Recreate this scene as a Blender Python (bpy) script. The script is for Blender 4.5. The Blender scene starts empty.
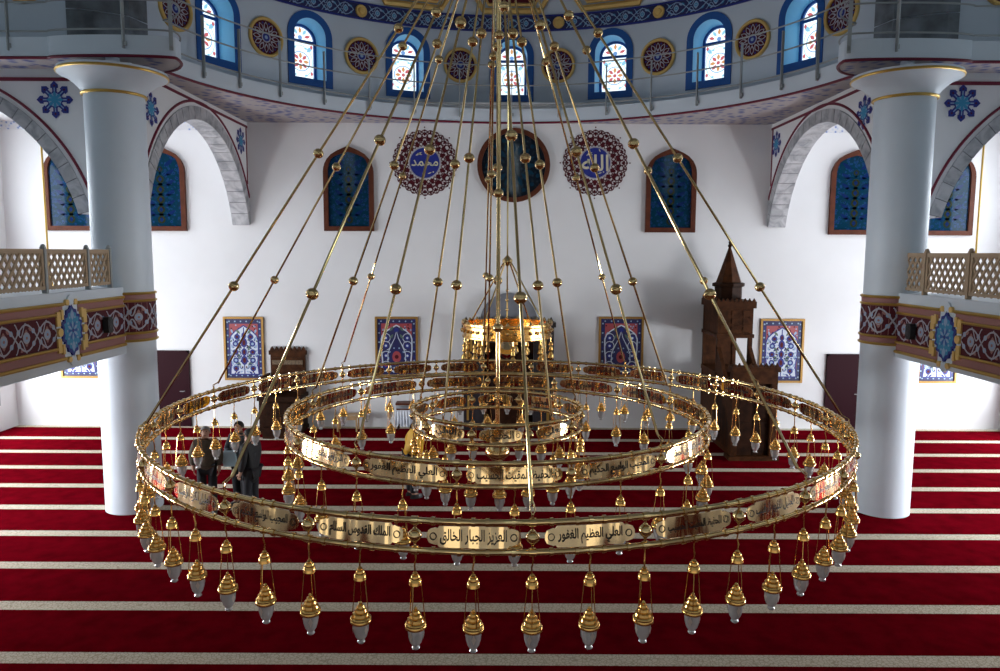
import bpy, math, random
from mathutils import Vector, Matrix
random.seed(4)
sc = bpy.context.scene
COL = sc.collection
PI = math.pi
R_ = math.radians
sin, cos = math.sin, math.cos

# ------------------------------------------------------------------ helpers
def mat(name, col, rough=.5, metal=0., emis=None, estr=0., spec=.5, trans=0., noise=None, bump=None, ior=1.45):
    m = bpy.data.materials.new(name); m.use_nodes = True
    nt = m.node_tree; b = nt.nodes['Principled BSDF']
    b.inputs['Base Color'].default_value = (*col, 1)
    b.inputs['Roughness'].default_value = rough
    b.inputs['Metallic'].default_value = metal
    b.inputs['Specular IOR Level'].default_value = spec
    b.inputs['IOR'].default_value = ior
    if trans: b.inputs['Transmission Weight'].default_value = trans
    if emis:
        b.inputs['Emission Color'].default_value = (*emis, 1)
        b.inputs['Emission Strength'].default_value = estr
    if noise:   # (scale, amount): natural tone variation of the material itself
        tc = nt.nodes.new('ShaderNodeTexCoord'); n = nt.nodes.new('ShaderNodeTexNoise')
        n.inputs['Scale'].default_value = noise[0]; n.inputs['Detail'].default_value = 5
        nt.links.new(tc.outputs['Object'], n.inputs['Vector'])
        r = nt.nodes.new('ShaderNodeValToRGB')
        k = noise[1]
        r.color_ramp.elements[0].position = .3; r.color_ramp.elements[1].position = .7
        r.color_ramp.elements[0].color = tuple(c * (1 - k) for c in col) + (1,)
        r.color_ramp.elements[1].color = tuple(min(1, c * (1 + k)) for c in col) + (1,)
        nt.links.new(n.outputs['Fac'], r.inputs['Fac']); nt.links.new(r.outputs['Color'], b.inputs['Base Color'])
    if bump:
        tc = nt.nodes.new('ShaderNodeTexCoord'); n = nt.nodes.new('ShaderNodeTexNoise')
        n.inputs['Scale'].default_value = bump[0]
        nt.links.new(tc.outputs['Object'], n.inputs['Vector'])
        bp = nt.nodes.new('ShaderNodeBump'); bp.inputs['Strength'].default_value = bump[1]; bp.inputs['Distance'].default_value = .01
        nt.links.new(n.outputs['Fac'], bp.inputs['Height']); nt.links.new(bp.outputs['Normal'], b.inputs['Normal'])
    return m

class MB:
    """collects geometry; .build() links it as ONE mesh object"""
    def __init__(s): s.v = []; s.f = []; s.mi = []; s.sm = []
    def add(s, vs, fs, mi=0, smooth=False, M=None):
        o = len(s.v)
        s.v += [tuple(M @ Vector(p)) if M is not None else tuple(p) for p in vs]
        for f in fs: s.f.append([i + o for i in f]); s.mi.append(mi); s.sm.append(smooth)
        return s
    def box(s, x0, x1, y0, y1, z0, z1, mi=0, M=None):
        vs = [(x, y, z) for z in (z0, z1) for y in (y0, y1) for x in (x0, x1)]
        return s.add(vs, [(0, 2, 3, 1), (4, 5, 7, 6), (0, 1, 5, 4), (2, 6, 7, 3), (0, 4, 6, 2), (1, 3, 7, 5)], mi, False, M)
    def lathe(s, prof, n=24, c=(0, 0, 0), mi=0, M=None, smooth=True, a0=0., a1=2 * PI):
        full = abs(a1 - a0 - 2 * PI) < 1e-6; k = n if full else n + 1
        vs = [(c[0] + r * cos(a0 + (a1 - a0) * i / n), c[1] + r * sin(a0 + (a1 - a0) * i / n), c[2] + z) for r, z in prof for i in range(k)]
        fs = []
        for j in range(len(prof) - 1):
            for i in range(n):
                i2 = (i + 1) % k
                fs.append((j * k + i, j * k + i2, (j + 1) * k + i2, (j + 1) * k + i))
        return s.add(vs, fs, mi, smooth, M)
    def sphere(s, c, r, n=16, mi=0, sz=1., M=None):
        m = max(6, n // 2)
        return s.lathe([(max(1e-5, r * sin(PI * j / m)), -r * sz * cos(PI * j / m)) for j in range(m + 1)], n, c, mi, M)
    def tube(s, pts, r, n=8, closed=False, mi=0, M=None, smooth=True):
        P = [Vector(p) for p in pts]; L = len(P); rr = r if isinstance(r, (list, tuple)) else [r] * L
        vs = []; fs = []; up = None
        for i, p in enumerate(P):
            a = P[(i - 1) % L] if (i or closed) else P[0]; b = P[(i + 1) % L] if (i < L - 1 or closed) else P[-1]
            t = (b - a).normalized()
            if up is None: up = Vector((0, 0, 1)) if abs(t.z) < .9 else Vector((1, 0, 0))
            x = t.cross(up).normalized(); up = x.cross(t).normalized()
            for k in range(n):
                q = 2 * PI * k / n; vs.append(p + (x * cos(q) + up * sin(q)) * rr[i])
        for i in range(L if closed else L - 1):
            j = (i + 1) % L
            for k in range(n):
                k2 = (k + 1) % n; fs.append((i * n + k, i * n + k2, j * n + k2, j * n + k))
        s.add(vs, fs, mi, smooth, M)
        if not closed: s.add(vs[:n], [list(range(n))[::-1]], mi, False, M); s.add(vs[-n:], [list(range(n))], mi, False, M)
        return s
    def prism(s, poly, d0, d1, mi=0, M=None):
        """polygon in local XZ, extruded along local Y from d0 to d1"""
        n = len(poly)
        vs = [(x, d0, z) for x, z in poly] + [(x, d1, z) for x, z in poly]
        fs = [list(range(n)), list(range(2 * n - 1, n - 1, -1))] + [(i, (i + 1) % n, n + (i + 1) % n, n + i) for i in range(n)]
        return s.add(vs, fs, mi, False, M)
    def flat(s, poly, y, mi=0, M=None):
        return s.add([(x, y, z) for x, z in poly], [list(range(len(poly)))], mi, False, M)
    def ring(s, outer, inner, d0, d1, mi=0, M=None):
        """frame between two outlines (local XZ, same count), from y=d0 (front) to d1"""
        n = len(outer)
        vs = [(x, d0, z) for x, z in outer] + [(x, d0, z) for x, z in inner] + [(x, d1, z) for x, z in outer] + [(x, d1, z) for x, z in inner]
        fs = []
        for i in range(n):
            j = (i + 1) % n
            fs += [(i, j, n + j, n + i), (i, 2 * n + i, 2 * n + j, j), (n + i, n + j, 3 * n + j, 3 * n + i), (2 * n + i, 3 * n + i, 3 * n + j, 2 * n + j)]
        return s.add(vs, fs, mi, False, M)
    def build(s, name, mats, parent=None, loc=None, rotz=0.):
        me = bpy.data.meshes.new(name); me.from_pydata(s.v, [], s.f)
        for m in (mats if isinstance(mats, (list, tuple)) else [mats]): me.materials.append(m)
        me.polygons.foreach_set('material_index', s.mi); me.polygons.foreach_set('use_smooth', s.sm); me.update()
        if any(s.sm): me.set_sharp_from_angle(angle=R_(38))
        return link(name, me, parent, loc, rotz)

def link(name, data, parent=None, loc=None, rotz=0.):
    o = bpy.data.objects.new(name, data); COL.objects.link(o)
    if parent is not None: o.parent = parent
    if loc is not None: o.location = loc
    o.rotation_euler.z = rotz
    return o
def tag(o, label, cat, group=None):
    o['label'] = label; o['category'] = cat
    if group: o['group'] = group
    return o
def thing(name, label, cat, loc=(0, 0, 0), rotz=0., group=None):
    return tag(link(name, None, None, loc, rotz), label, cat, group)
def struct(o): o['kind'] = 'structure'; return o
def dup(o, parent=None):
    c = o.copy(); COL.objects.link(c)
    if parent is not None: c.parent = parent
    for ch in [q for q in o.children]: dup(ch, c)
    return c
def circ(cx, cz, r, n=20, a0=0, a1=2 * PI, rz=None):
    rz = rz or r
    return [(cx + r * cos(a0 + (a1 - a0) * i / n), cz + rz * sin(a0 + (a1 - a0) * i / n)) for i in range(n)]
def leaf(cx, cz, l, w, ang, n=10):
    out = []
    for i in range(n):
        t = i / (n - 1); out.append((t * l, w * sin(PI * t) * .5))
    for i in range(n - 2, 0, -1):
        t = i / (n - 1); out.append((t * l, -w * sin(PI * t) * .5))
    c, s_ = cos(ang), sin(ang)
    return [(cx + x * c - z * s_, cz + x * s_ + z * c) for x, z in out]
def ribbon(pts, w):
    """thin strip polygon list (quads) along 2-D points"""
    out = []
    for i in range(len(pts) - 1):
        (x0, z0), (x1, z1) = pts[i], pts[i + 1]
        d = math.hypot(x1 - x0, z1 - z0) or 1e-6
        nx, nz = -(z1 - z0) / d * w / 2, (x1 - x0) / d * w / 2
        out.append([(x0 + nx, z0 + nz), (x0 - nx, z0 - nz), (x1 - nx, z1 - nz), (x1 + nx, z1 + nz)])
    return out

# Arabic: presentation forms (isolated, final, initial, medial), laid out right to left
AR = {'ا': (0xFE8D, 0xFE8E), 'ب': (0xFE8F, 0xFE90, 0xFE91, 0xFE92), 'ت': (0xFE95, 0xFE96, 0xFE97, 0xFE98), 'ج': (0xFE9D, 0xFE9E, 0xFE9F, 0xFEA0),
      'ح': (0xFEA1, 0xFEA2, 0xFEA3, 0xFEA4), 'خ': (0xFEA5, 0xFEA6, 0xFEA7, 0xFEA8), 'د': (0xFEA9, 0xFEAA), 'ر': (0xFEAD, 0xFEAE), 'ز': (0xFEAF, 0xFEB0),
      'س': (0xFEB1, 0xFEB2, 0xFEB3, 0xFEB4), 'ص': (0xFEB9, 0xFEBA, 0xFEBB, 0xFEBC), 'ظ': (0xFEC5, 0xFEC6, 0xFEC7, 0xFEC8), 'ع': (0xFEC9, 0xFECA, 0xFECB, 0xFECC),
      'غ': (0xFECD, 0xFECE, 0xFECF, 0xFED0), 'ف': (0xFED1, 0xFED2, 0xFED3, 0xFED4), 'ق': (0xFED5, 0xFED6, 0xFED7, 0xFED8), 'ك': (0xFED9, 0xFEDA, 0xFEDB, 0xFEDC),
      'ل': (0xFEDD, 0xFEDE, 0xFEDF, 0xFEE0), 'م': (0xFEE1, 0xFEE2, 0xFEE3, 0xFEE4), 'ن': (0xFEE5, 0xFEE6, 0xFEE7, 0xFEE8), 'ه': (0xFEE9, 0xFEEA, 0xFEEB, 0xFEEC),
      'و': (0xFEED, 0xFEEE), 'ي': (0xFEF1, 0xFEF2, 0xFEF3, 0xFEF4)}
def shape_word(w):
    out = []
    for i, ch in enumerate(w):
        f = AR[ch]; prev = i > 0 and len(AR[w[i - 1]]) == 4; nxt = i < len(w) - 1 and len(f) == 4
        k = (3 if prev else 2) if nxt else (1 if prev else 0)
        out.append(chr(f[k]))
    return ''.join(reversed(out))
def arabic(text): return ' '.join(reversed([shape_word(w) for w in text.split()]))
_txt = {}
def text_geo(body):
    """(verts2d, faces, width, zmin, zmax) of lettering, centred on x"""
    if body in _txt: return _txt[body]
    c = bpy.data.curves.new('lettering', 'FONT'); c.body = body; c.resolution_u = 2; c.size = 1; c.offset = .014
    o = bpy.data.objects.new('lettering', c); COL.objects.link(o)
    me = o.to_mesh()
    vs = [(v.co.x, v.co.y) for v in me.vertices]; fs = [list(p.vertices) for p in me.polygons]
    o.to_mesh_clear(); bpy.data.objects.remove(o); bpy.data.curves.remove(c)
    xs = [v[0] for v in vs]; zs = [v[1] for v in vs]; x0 = (min(xs) + max(xs)) / 2
    _txt[body] = ([(x - x0, z) for x, z in vs], fs, max(xs) - min(xs), min(zs), max(zs))
    return _txt[body]

# ------------------------------------------------------------------ materials
M = {}
M['wall'] = mat('white_plaster', (.76, .76, .77), .7, noise=(.8, .03))
M['ceil'] = mat('hall_ceiling_plaster', (.45, .46, .48), .8)
M['column'] = mat('smooth_white_plaster', (.66, .73, .80), .45, noise=(1.5, .03))
M['drum'] = mat('pale_blue_plaster', (.54, .61, .69), .6)
M['brass'] = mat('polished_brass', (.78, .57, .27), .10, 1.)
M['brass2'] = mat('bright_brass_plate', (.86, .66, .36), .09, 1.)
M['oldbrass'] = mat('deep_brass', (.80, .48, .15), .2, 1.)
M['gold'] = mat('gilding', (.62, .40, .10), .35, .8)
M['frame'] = mat('antique_gilt_frame', (.36, .20, .05), .45, .4)
M['goldpaint'] = mat('gold_paint', (.75, .50, .16), .4, .3)
M['ink'] = mat('black_engraving', (.012, .01, .008), .5)
M['glass'] = mat('frosted_lamp_glass', (.72, .74, .74), .2, 0., trans=.62, ior=1.25)
M['etch'] = mat('etched_lamp_motif', (.45, .38, .33), .5)
M['maroon'] = mat('maroon_paint', (.16, .008, .03), .5)
M['door'] = mat('dark_maroon_door', (.024, .004, .008), .5, spec=.08)
M['wood'] = mat('carved_walnut', (.055, .019, .0065), .5, spec=.1, noise=(7, .45), bump=(18, .35))
M['wood2'] = mat('dark_walnut', (.025, .009, .004), .5, spec=.1, noise=(7, .4))
M['redwood'] = mat('reddish_brown_wood', (.095, .026, .012), .5, spec=.2, noise=(5, .2))
M['lightwood'] = mat('light_oak', (.42, .27, .13), .5, noise=(6, .2))
M['lattice'] = mat('tan_painted_wood', (.42, .30, .19), .5)
M['blue'] = mat('deep_blue_paint', (.012, .022, .22), .45)
M['midblue'] = mat('cobalt_paint', (.01, .09, .34), .45)
M['reveal'] = mat('sky_blue_paint', (.22, .62, .88), .5)
M['ltblue'] = mat('turquoise_paint', (.03, .26, .46), .45)
M['paleblue'] = mat('pale_blue_paint', (.28, .40, .58), .45)
M['white'] = mat('white_glaze', (.60, .66, .75), .3)
M['cloth'] = mat('white_cloth', (.75, .79, .86), .8)
M['navy'] = mat('navy_glaze', (.02, .022, .10), .3)
M['red'] = mat('red_glaze', (.36, .06, .07), .4)
M['dkred'] = mat('dark_red_paint', (.085, .010, .016), .6, spec=.2)
M['green'] = mat('grey_green_glaze', (.10, .16, .12), .35)
M['pink'] = mat('dusty_rose_paint', (.32, .145, .13), .55)
M['scroll'] = mat('grey_scroll_paint', (.40, .38, .44), .5)
M['black'] = mat('black_plastic', (.012, .012, .013), .45)
M['darkstone'] = mat('dark_stone', (.022, .02, .024), .35, noise=(5, .4))
M['greystone'] = mat('grey_stone', (.17, .18, .21), .5, noise=(3, .15))
M['steel'] = mat('painted_steel', (.36, .38, .38), .4, .2)
M['skin'] = mat('skin', (.48, .27, .19), .55)

def carpet_mat():
    m = mat('red_striped_carpet', (.12, .003, .007), 1., spec=0.); nt = m.node_tree; N = nt.nodes; L = nt.links; b = N['Principled BSDF']
    tc = N.new('ShaderNodeTexCoord'); sp = N.new('ShaderNodeSeparateXYZ'); L.new(tc.outputs['Object'], sp.inputs[0])
    def math_(op, a, b_=None):
        n = N.new('ShaderNodeMath'); n.operation = op
        for i, q in enumerate((a, b_)):
            if q is None: continue
            if isinstance(q, (int, float)): n.inputs[i].default_value = q
            else: L.new(q, n.inputs[i])
        return n.outputs[0]
    y = math_('MULTIPLY', math_('SUBTRACT', sp.outputs[1], 20.165 - 28), 1 / 1.4)      # prayer rows every 1.4 m
    fr = math_('ABSOLUTE', math_('SUBTRACT', math_('FRACT', math_('ADD', y, .5)), .5))
    stripe = math_('LESS_THAN', fr, .095)
    edge = math_('GREATER_THAN', fr, .083)
    # scroll motif inside the stripe
    mp = N.new('ShaderNodeMapping'); mp.inputs['Scale'].default_value = (15, 15, 1); L.new(tc.outputs['Object'], mp.inputs[0])
    vo = N.new('ShaderNodeTexVoronoi'); vo.feature = 'DISTANCE_TO_EDGE'; vo.inputs['Scale'].default_value = 1.3; L.new(mp.outputs[0], vo.inputs['Vector'])
    r1 = N.new('ShaderNodeValToRGB'); r1.color_ramp.elements[0].position = .03; r1.color_ramp.elements[1].position = .12
    r1.color_ramp.elements[0].color = (.40, .34, .25, 1); r1.color_ramp.elements[1].color = (.60, .53, .42, 1)
    L.new(vo.outputs['Distance'], r1.inputs[0])
    no = N.new('ShaderNodeTexNoise'); no.inputs['Scale'].default_value = 3.5; no.inputs['Detail'].default_value = 6; L.new(tc.outputs['Object'], no.inputs['Vector'])
    r2 = N.new('ShaderNodeValToRGB'); r2.color_ramp.elements[0].position = .3; r2.color_ramp.elements[1].position = .75
    r2.color_ramp.elements[0].color = (.082, .001, .0038, 1); r2.color_ramp.elements[1].color = (.145, .0016, .0065, 1); L.new(no.outputs['Fac'], r2.inputs[0])
    mx = N.new('ShaderNodeMix'); mx.data_type = 'RGBA'; L.new(stripe, mx.inputs[0]); L.new(r2.outputs[0], mx.inputs[6]); L.new(r1.outputs[0], mx.inputs[7])
    L.new(mx.outputs[2], b.inputs['Base Color'])
    return m
M['carpet'] = carpet_mat()

def vor_mat(name, c0, c1, c2, scale, rough=.5, spec=.5):
    m = mat(name, c0, rough, spec=spec); nt = m.node_tree; N = nt.nodes; L = nt.links; b = N['Principled BSDF']
    tc = N.new('ShaderNodeTexCoord'); vo = N.new('ShaderNodeTexVoronoi'); vo.inputs['Scale'].default_value = scale
    L.new(tc.outputs['Object'], vo.inputs['Vector'])
    r = N.new('ShaderNodeValToRGB'); e = r.color_ramp.elements
    e[0].position = .12; e[0].color = (*c0, 1); e[1].position = .5; e[1].color = (*c2, 1)
    q = e.new(.3); q.color = (*c1, 1)
    L.new(vo.outputs['Distance'], r.inputs[0]); L.new(r.outputs[0], b.inputs['Base Color'])
    return m
M['soffit'] = vor_mat('painted_soffit_ornament', (.02, .04, .22), (.16, .17, .30), (.40, .36, .36), 4.5)
M['cornice'] = vor_mat('blue_white_cornice', (.10, .18, .45), (.55, .60, .72), (.70, .70, .72), 9)
M['pane'] = vor_mat('dark_blue_patterned_glass', (.004, .016, .06), (.012, .05, .15), (.003, .03, .06), 11, .05, .10)
M['pane2'] = vor_mat('dark_slate_patterned_glass', (.022, .035, .05), (.010, .018, .03), (.003, .008, .016), 9, .05, .3)

def marble_mat():
    m = mat('grey_veined_marble', (.4, .4, .42), .4); nt = m.node_tree; N = nt.nodes; L = nt.links; b = N['Principled BSDF']
    tc = N.new('ShaderNodeTexCoord'); n = N.new('ShaderNodeTexNoise'); n.inputs['Scale'].default_value = 3; n.inputs['Detail'].default_value = 8; n.inputs['Distortion'].default_value = 1.2
    L.new(tc.outputs['Object'], n.inputs['Vector'])
    r = N.new('ShaderNodeValToRGB'); e = r.color_ramp.elements
    e[0].position = .32; e[0].color = (.26, .27, .29, 1); e[1].position = .62; e[1].color = (.50, .50, .52, 1)
    L.new(n.outputs['Fac'], r.inputs[0]); L.new(r.outputs[0], b.inputs['Base Color'])
    return m
M['marble'] = marble_mat()
M['marble2'] = mat('dark_grey_marble', (.13, .15, .17), .3, noise=(2.5, .5))
M['joint'] = mat('marble_joint', (.16, .16, .17), .7)
def emis_mat(name, col, st): return mat(name, (.02, .02, .02), .5, emis=col, estr=st)
GL = 1.5
M['sun_glass'] = emis_mat('daylit_white_glass', (.78, .92, 1.0), GL)
M['g_red'] = emis_mat('daylit_red_glass', (.95, .22, .25), GL * .45)
M['g_blue'] = emis_mat('daylit_blue_glass', (.25, .50, 1.0), GL * .5)
M['g_orange'] = emis_mat('daylit_orange_glass', (1.0, .5, .2), GL * .5)
M['g_sky'] = emis_mat('daylit_cyan_glass', (.35, .75, 1.0), GL * .6)
M['daylight'] = emis_mat('daylit_side_window', (.86, .93, 1.0), 13.)
M['daylight_hall'] = emis_mat('daylit_hall_window', (.74, .88, 1.0), .8)
M['glow_near'] = emis_mat('added_side_window_glow', (.92, .96, 1.0), 50.)  # added glow that brightens the lower back wall
M['daylight_wing'] = emis_mat('daylit_wing_window', (.90, .95, 1.0), 22.)
M['glow_low'] = emis_mat('added_low_window_glow', (1.0, .90, .76), 1.25)  # added warm glow for the brass plates to reflect
M['glow_high'] = emis_mat('unseen_high_window_glow', (.74, .92, 1.0), 3.4)  # unseen glow, mostly added for highlights on the brass rails

# ------------------------------------------------------------------ the setting
XW0, XW1, YB, YF = -14.15, 14.67, 21.65, -2.2
AX, DY = .2, 14.46                       # axis of the hall, centre of the apse dome
XL, XR = -7.16, 7.64                     # planes of the two inner arch walls
CL, CR = (-7.33, 14.64), (7.66, 14.64)   # columns
ZS = 8.72                                # soffit
YW = 15.5                                # frontal arch walls

b = MB(); b.box(XW0 - .3, XW1 + .3, YF - .3, YB + .3, -.15, 0); struct(b.build('floor', M['carpet']))
b = MB(); b.box(XW0 - .3, XW1 + .3, YB, YB + .3, 0, 9.3); struct(b.build('wall_back', M['wall']))
b = MB(); b.box(XW0 - .3, XW0, YF, YB, 0, 18); struct(b.build('wall_left', M['wall']))
b = MB(); b.box(XW1, XW1 + .3, YF, YB, 0, 18); struct(b.build('wall_right', M['wall']))
b = MB(); b.box(XW0, XW1, YF - .3, YF, 0, 18); struct(b.build('wall_front', M['wall']))

# parapet path of the walkway: straight, bulge round the column, apse arc, bulge, straight
def bulge(c, side):
    pts = []
    for i in range(0, 27):
        a = R_(180 + i * 9.4)            # from -X through the front to +X and a bit on
        if i * 9.4 > 245: break
        pts.append((c[0] + side * 1.2 * cos(a), c[1] + (.18 if sin(a) < 0 else 1.2) * sin(a)))
    return pts
left_b = bulge(CL, 1); right_b = bulge(CR, -1)
arc = [(AX + 7.1 * sin(R_(t)), DY + 7.1 * cos(R_(t))) for t in [-79 + 158 * i / 79 for i in range(80)]]
path = [(XW0, 14.67)] + left_b + arc + right_b[::-1] + [(XW1, 14.67)]
outer = []; arcset = set(arc)
for x, y in path:                        # matching outer boundary of the soffit (under the arch walls and back wall)
    if x <= left_b[0][0] + 1e-6 or x >= right_b[0][0] - 1e-6: outer.append((x, YW + .1))
    elif (x, y) in left_b: outer.append((max(CL[0] - .9, min(XL, x)), YW + .1))
    elif (x, y) in right_b: outer.append((min(CR[0] + .9, max(XR, x)), YW + .1))
    else:
        dx, dy = x - AX, y - DY; k = 1e9
        if dx < -1e-6: k = min(k, (XL - .05 - AX) / dx)
        if dx > 1e-6: k = min(k, (XR + .05 - AX) / dx)
        if dy > 1e-6: k = min(k, (YB + .05 - DY) / dy)
        outer.append((AX + dx * k, DY + dy * k))
def strip(A, B):
    n = len(A); return A + B, [(i, i + 1, n + i + 1, n + i) for i in range(n - 1)]
b = MB()
v, f = strip([(x, y, ZS) for x, y in path], [(x, y, ZS) for x, y in outer]); b.add(v, f)
struct(b.build('soffit_ceiling', M['soffit']))
b = MB()
v, f = strip([(x, y, ZS) for x, y in path], [(x, y, 9.10) for x, y in path]); b.add(v, f, 0, True)
v, f = strip([(x, y, 9.10) for x, y in path], [(x + (x - AX) * .03, y + max(0, y - DY) * .05 + .15, 9.10) for x, y in path]); b.add(v, f)
struct(b.build('trim_1', M['column']))
b = MB(); b.tube([(x, y, ZS) for x, y in path], .03, 6); struct(b.build('trim_2', M['maroon']))
# straight red lines along the arch walls just under the soffit, cream strip above them
b = MB()
for x, s in ((XL, 1), (XR, -1)):
    b.box(min(x, x + s * .02), max(x, x + s * .02), YW - .3, YB, ZS - .16, ZS - .10)
b.box(XW0, CL[0] - .55, YW - .02, YW, ZS - .24, ZS - .17); b.box(CR[0] + .55, XW1, YW - .02, YW, ZS - .24, ZS - .17)
struct(b.build('trim_3', M['maroon']))
# wing ceilings and cornice band at the top of the back wall of the wings
b = MB(); b.box(XW0, XL, YW + .1, YB, ZS, ZS + .2); b.box(XR, XW1, YW + .1, YB, ZS, ZS + .2); struct(b.build('wing_ceiling', M['wall']))
b = MB(); b.box(XW0, XL - .4, YB - .05, YB, ZS - .22, ZS); b.box(XR + .4, XW1, YB - .05, YB, ZS - .22, ZS); struct(b.build('trim_4', M['cornice']))
# ceiling of the hall high above, closing the room
b = MB(); b.box(XW0 - .3, XW1 + .3, YF - .3, YW + 1, 18, 18.2); struct(b.build('ceiling', M['ceil']))
# floor of the drum walkway
b = MB()
v, f = strip([(x, y, 9.06) for x, y in path], [(AX + (x - AX) * 8.1 / 7.1, DY + (y - DY) * 8.1 / 7.1, 9.06) if p in arcset else (min(x, -7.3) if x < 0 else max(x, 7.65), YW + .3, 9.06) for p in path for x, y in (p,)]); b.add(v, f)
struct(b.build('walkway_floor', M['drum']))

# ---- inner arch walls (planes x = XL / XR), arch centre (Y 18.45, Z 5.07)
AY, AZ, ARO, ARI = 18.47, 5.05, 3.46, 3.16
def arch_z(t, c, r): return AZ + math.sqrt(max(0, r * r - (t - c) ** 2)) if abs(t - c) < r else AZ
def arch_wall(name, to3d, c, t0, t1, zb, th, ri):
    """wall strip above an arch; to3d(t, depth, z)"""
    n = 72; b = MB(); ts = [t0 + (t1 - t0) * i / n for i in range(n + 1)]
    zl = [max(zb, arch_z(t, c, ri)) for t in ts]
    for d in (0, th):
        v, f = strip([to3d(t, d, z) for t, z in zip(ts, zl)], [to3d(t, d, ZS + .1) for t in ts]); b.add(v, f)
    v, f = strip([to3d(t, 0, z) for t, z in zip(ts, zl)], [to3d(t, th, z) for t, z in zip(ts, zl)]); b.add(v, f)
    for t, z in ((t0, zl[0]), (t1, zl[-1])):
        b.add([to3d(t, 0, z), to3d(t, th, z), to3d(t, th, ZS + .1), to3d(t, 0, ZS + .1)], [(0, 1, 2, 3)])
    return struct(b.build(name, M['wall']))
def arch_stones(name, to3d, c, a0, a1, ro, ri, th, nst):
    """voussoir ring of single marble stones with thin joints, plus the maroon line round it"""
    b = MB()
    for k in range(nst):
        q0 = a0 + (a1 - a0) * (k + .03) / nst; q1 = a0 + (a1 - a0) * (k + .97) / nst
        m = 3; vs = []
        for i in range(m + 1):
            q = q0 + (q1 - q0) * i / m
            for r, d in ((ro, -.03), (ri, -.03), (ri, th + .03), (ro, th + .03)): vs.append(to3d(c + r * cos(q), d, AZ + r * sin(q)))
        fs = [(i * 4 + j, i * 4 + (j + 1) % 4, i * 4 + 4 + (j + 1) % 4, i * 4 + 4 + j) for i in range(m) for j in range(4)] + [(0, 1, 2, 3), tuple(m * 4 + j for j in (3, 2, 1, 0))]
        b.add(vs, fs)
    vs = []
    for i in range(41):
        q = a0 + (a1 - a0) * i / 40
        for r, d in ((ro - .01, -.02), (ri + .012, -.02), (ri + .012, th + .02), (ro - .01, th + .02)): vs.append(to3d(c + r * cos(q), d, AZ + r * sin(q)))
    b.add(vs, [(i * 4 + j, i * 4 + (j + 1) % 4, i * 4 + 4 + (j + 1) % 4, i * 4 + 4 + j) for i in range(40) for j in range(4)] + [(0, 1, 2, 3), (160, 161, 162, 163)], 1)
    o = struct(b.build(name, [M['marble'], M['joint']]))
    l = MB(); l.tube([to3d(c + (ro + .11) * cos(q), -.005, AZ + (ro + .11) * sin(q)) for q in [a0 + (a1 - a0) * i / 60 for i in range(61)]], .03, 6)
    l.build('red_line', M['maroon'], o)
    return o
end = math.asin(.80 / ARI)
for nm, X, s, k in (('left', XL, -1, 5), ('right', XR, 1, 6)):
    t3 = lambda t, d, z, X=X, s=s: (X + s * d, t, z)
    arch_wall('arch_wall_' + nm, t3, AY, 14.95, YB, 5.85, .42, ARI + .05)
    arch_stones('trim_%d' % k, t3, AY, end, PI - .15, ARO, ARI, .42, 26)
    q = MB(); q.box(min(X, X - s * .02), max(X, X - s * .02), YB - .12, YB - .07, 7.0, ZS - .1); q.build('red_line', M['maroon'], bpy.data.objects['trim_%d' % k])
# ---- frontal arch walls (plane y = YW)
for nm, cx, s, k in (('left', -11.87, 1, 7), ('right', 12.25, -1, 8)):
    t3 = lambda t, d, z: (t, YW + d, z)
    e0, e1 = (XW0, XL - .28) if s > 0 else (XR + .28, XW1)
    ARI2 = 3.36
    arch_wall('front_arch_wall_' + nm, t3, cx, e0, e1, 5.85, .4, ARI2 + .05)
    a = (.24, PI - .75) if s > 0 else (.75, PI - .24)
    arch_stones('trim_%d' % k, t3, cx, a[0], a[1], 3.62, ARI2, .4, 22)
    xx = CL[0] - .66 if s > 0 else CR[0] + .66
    q = MB(); q.box(xx - .035, xx + .035, YW - .03, YW, 6.2, 8.1); q.build('red_line', M['maroon'], bpy.data.objects['trim_%d' % k])

# ---- drum wall of the apse with its stained-glass windows
RD = 8.0; WK = [-59.9, -41.0, -20.8, .75, 21.2, 41.3, 59.8]
RK = [-68.8, -50.1, -30.4, -9.9, 10.4, 30.9, 50.1, 68.0]
HW, SILL, TOP = .45, 9.66, 11.20; SPR = TOP - HW
def cyl(th, s, z, R=RD):
    a = R_(th) + s / RD; return (AX + R * sin(a), DY + R * cos(a), z)
edges = set([-79 + i for i in range(159)])
for w in WK:
    hwd = math.degrees(HW / RD)
    edges = {e for e in edges if abs(e - w) > hwd}
    edges |= {w - hwd * cos(PI * i / 20) for i in range(21)}
edges = sorted(edges)
def hole_top(e):
    for w in WK:
        s = R_(e - w) * RD
        if abs(s) <= HW + 1e-6: return SPR + math.sqrt(max(0, HW * HW - s * s))
    return None
b = MB()
for e0, e1 in zip(edges[:-1], edges[1:]):
    mid = (e0 + e1) / 2; ht = hole_top(mid)
    if ht is None: b.add([cyl(e0, 0, 9.0), cyl(e1, 0, 9.0), cyl(e1, 0, 11.9), cyl(e0, 0, 11.9)], [(0, 1, 2, 3)], 0, True)
    else:
        h0, h1 = hole_top(e0), hole_top(e1)
        b.add([cyl(e0, 0, 9.0), cyl(e1, 0, 9.0), cyl(e1, 0, SILL), cyl(e0, 0, SILL)], [(0, 1, 2, 3)])
        b.add([cyl(e0, 0, h0 or SPR), cyl(e1, 0, h1 or SPR), cyl(e1, 0, 11.9), cyl(e0, 0, 11.9)], [(0, 1, 2, 3)])
pL = [(XW0, YW), (-8.62, YW), (-8.4, YW + .02), (-8.15, YW + .12), cyl(-79, 0, 0)[:2]]
pR = [(2 * AX + .05 - x, y) for x, y in pL]; pR[0] = (XW1, YW); pR[-1] = cyl(79, 0, 0)[:2]
for pp in (pL, pR):
    v, f = strip([(x, y, 9.0) for x, y in pp], [(x, y, 18) for x, y in pp]); b.add(v, f)
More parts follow.
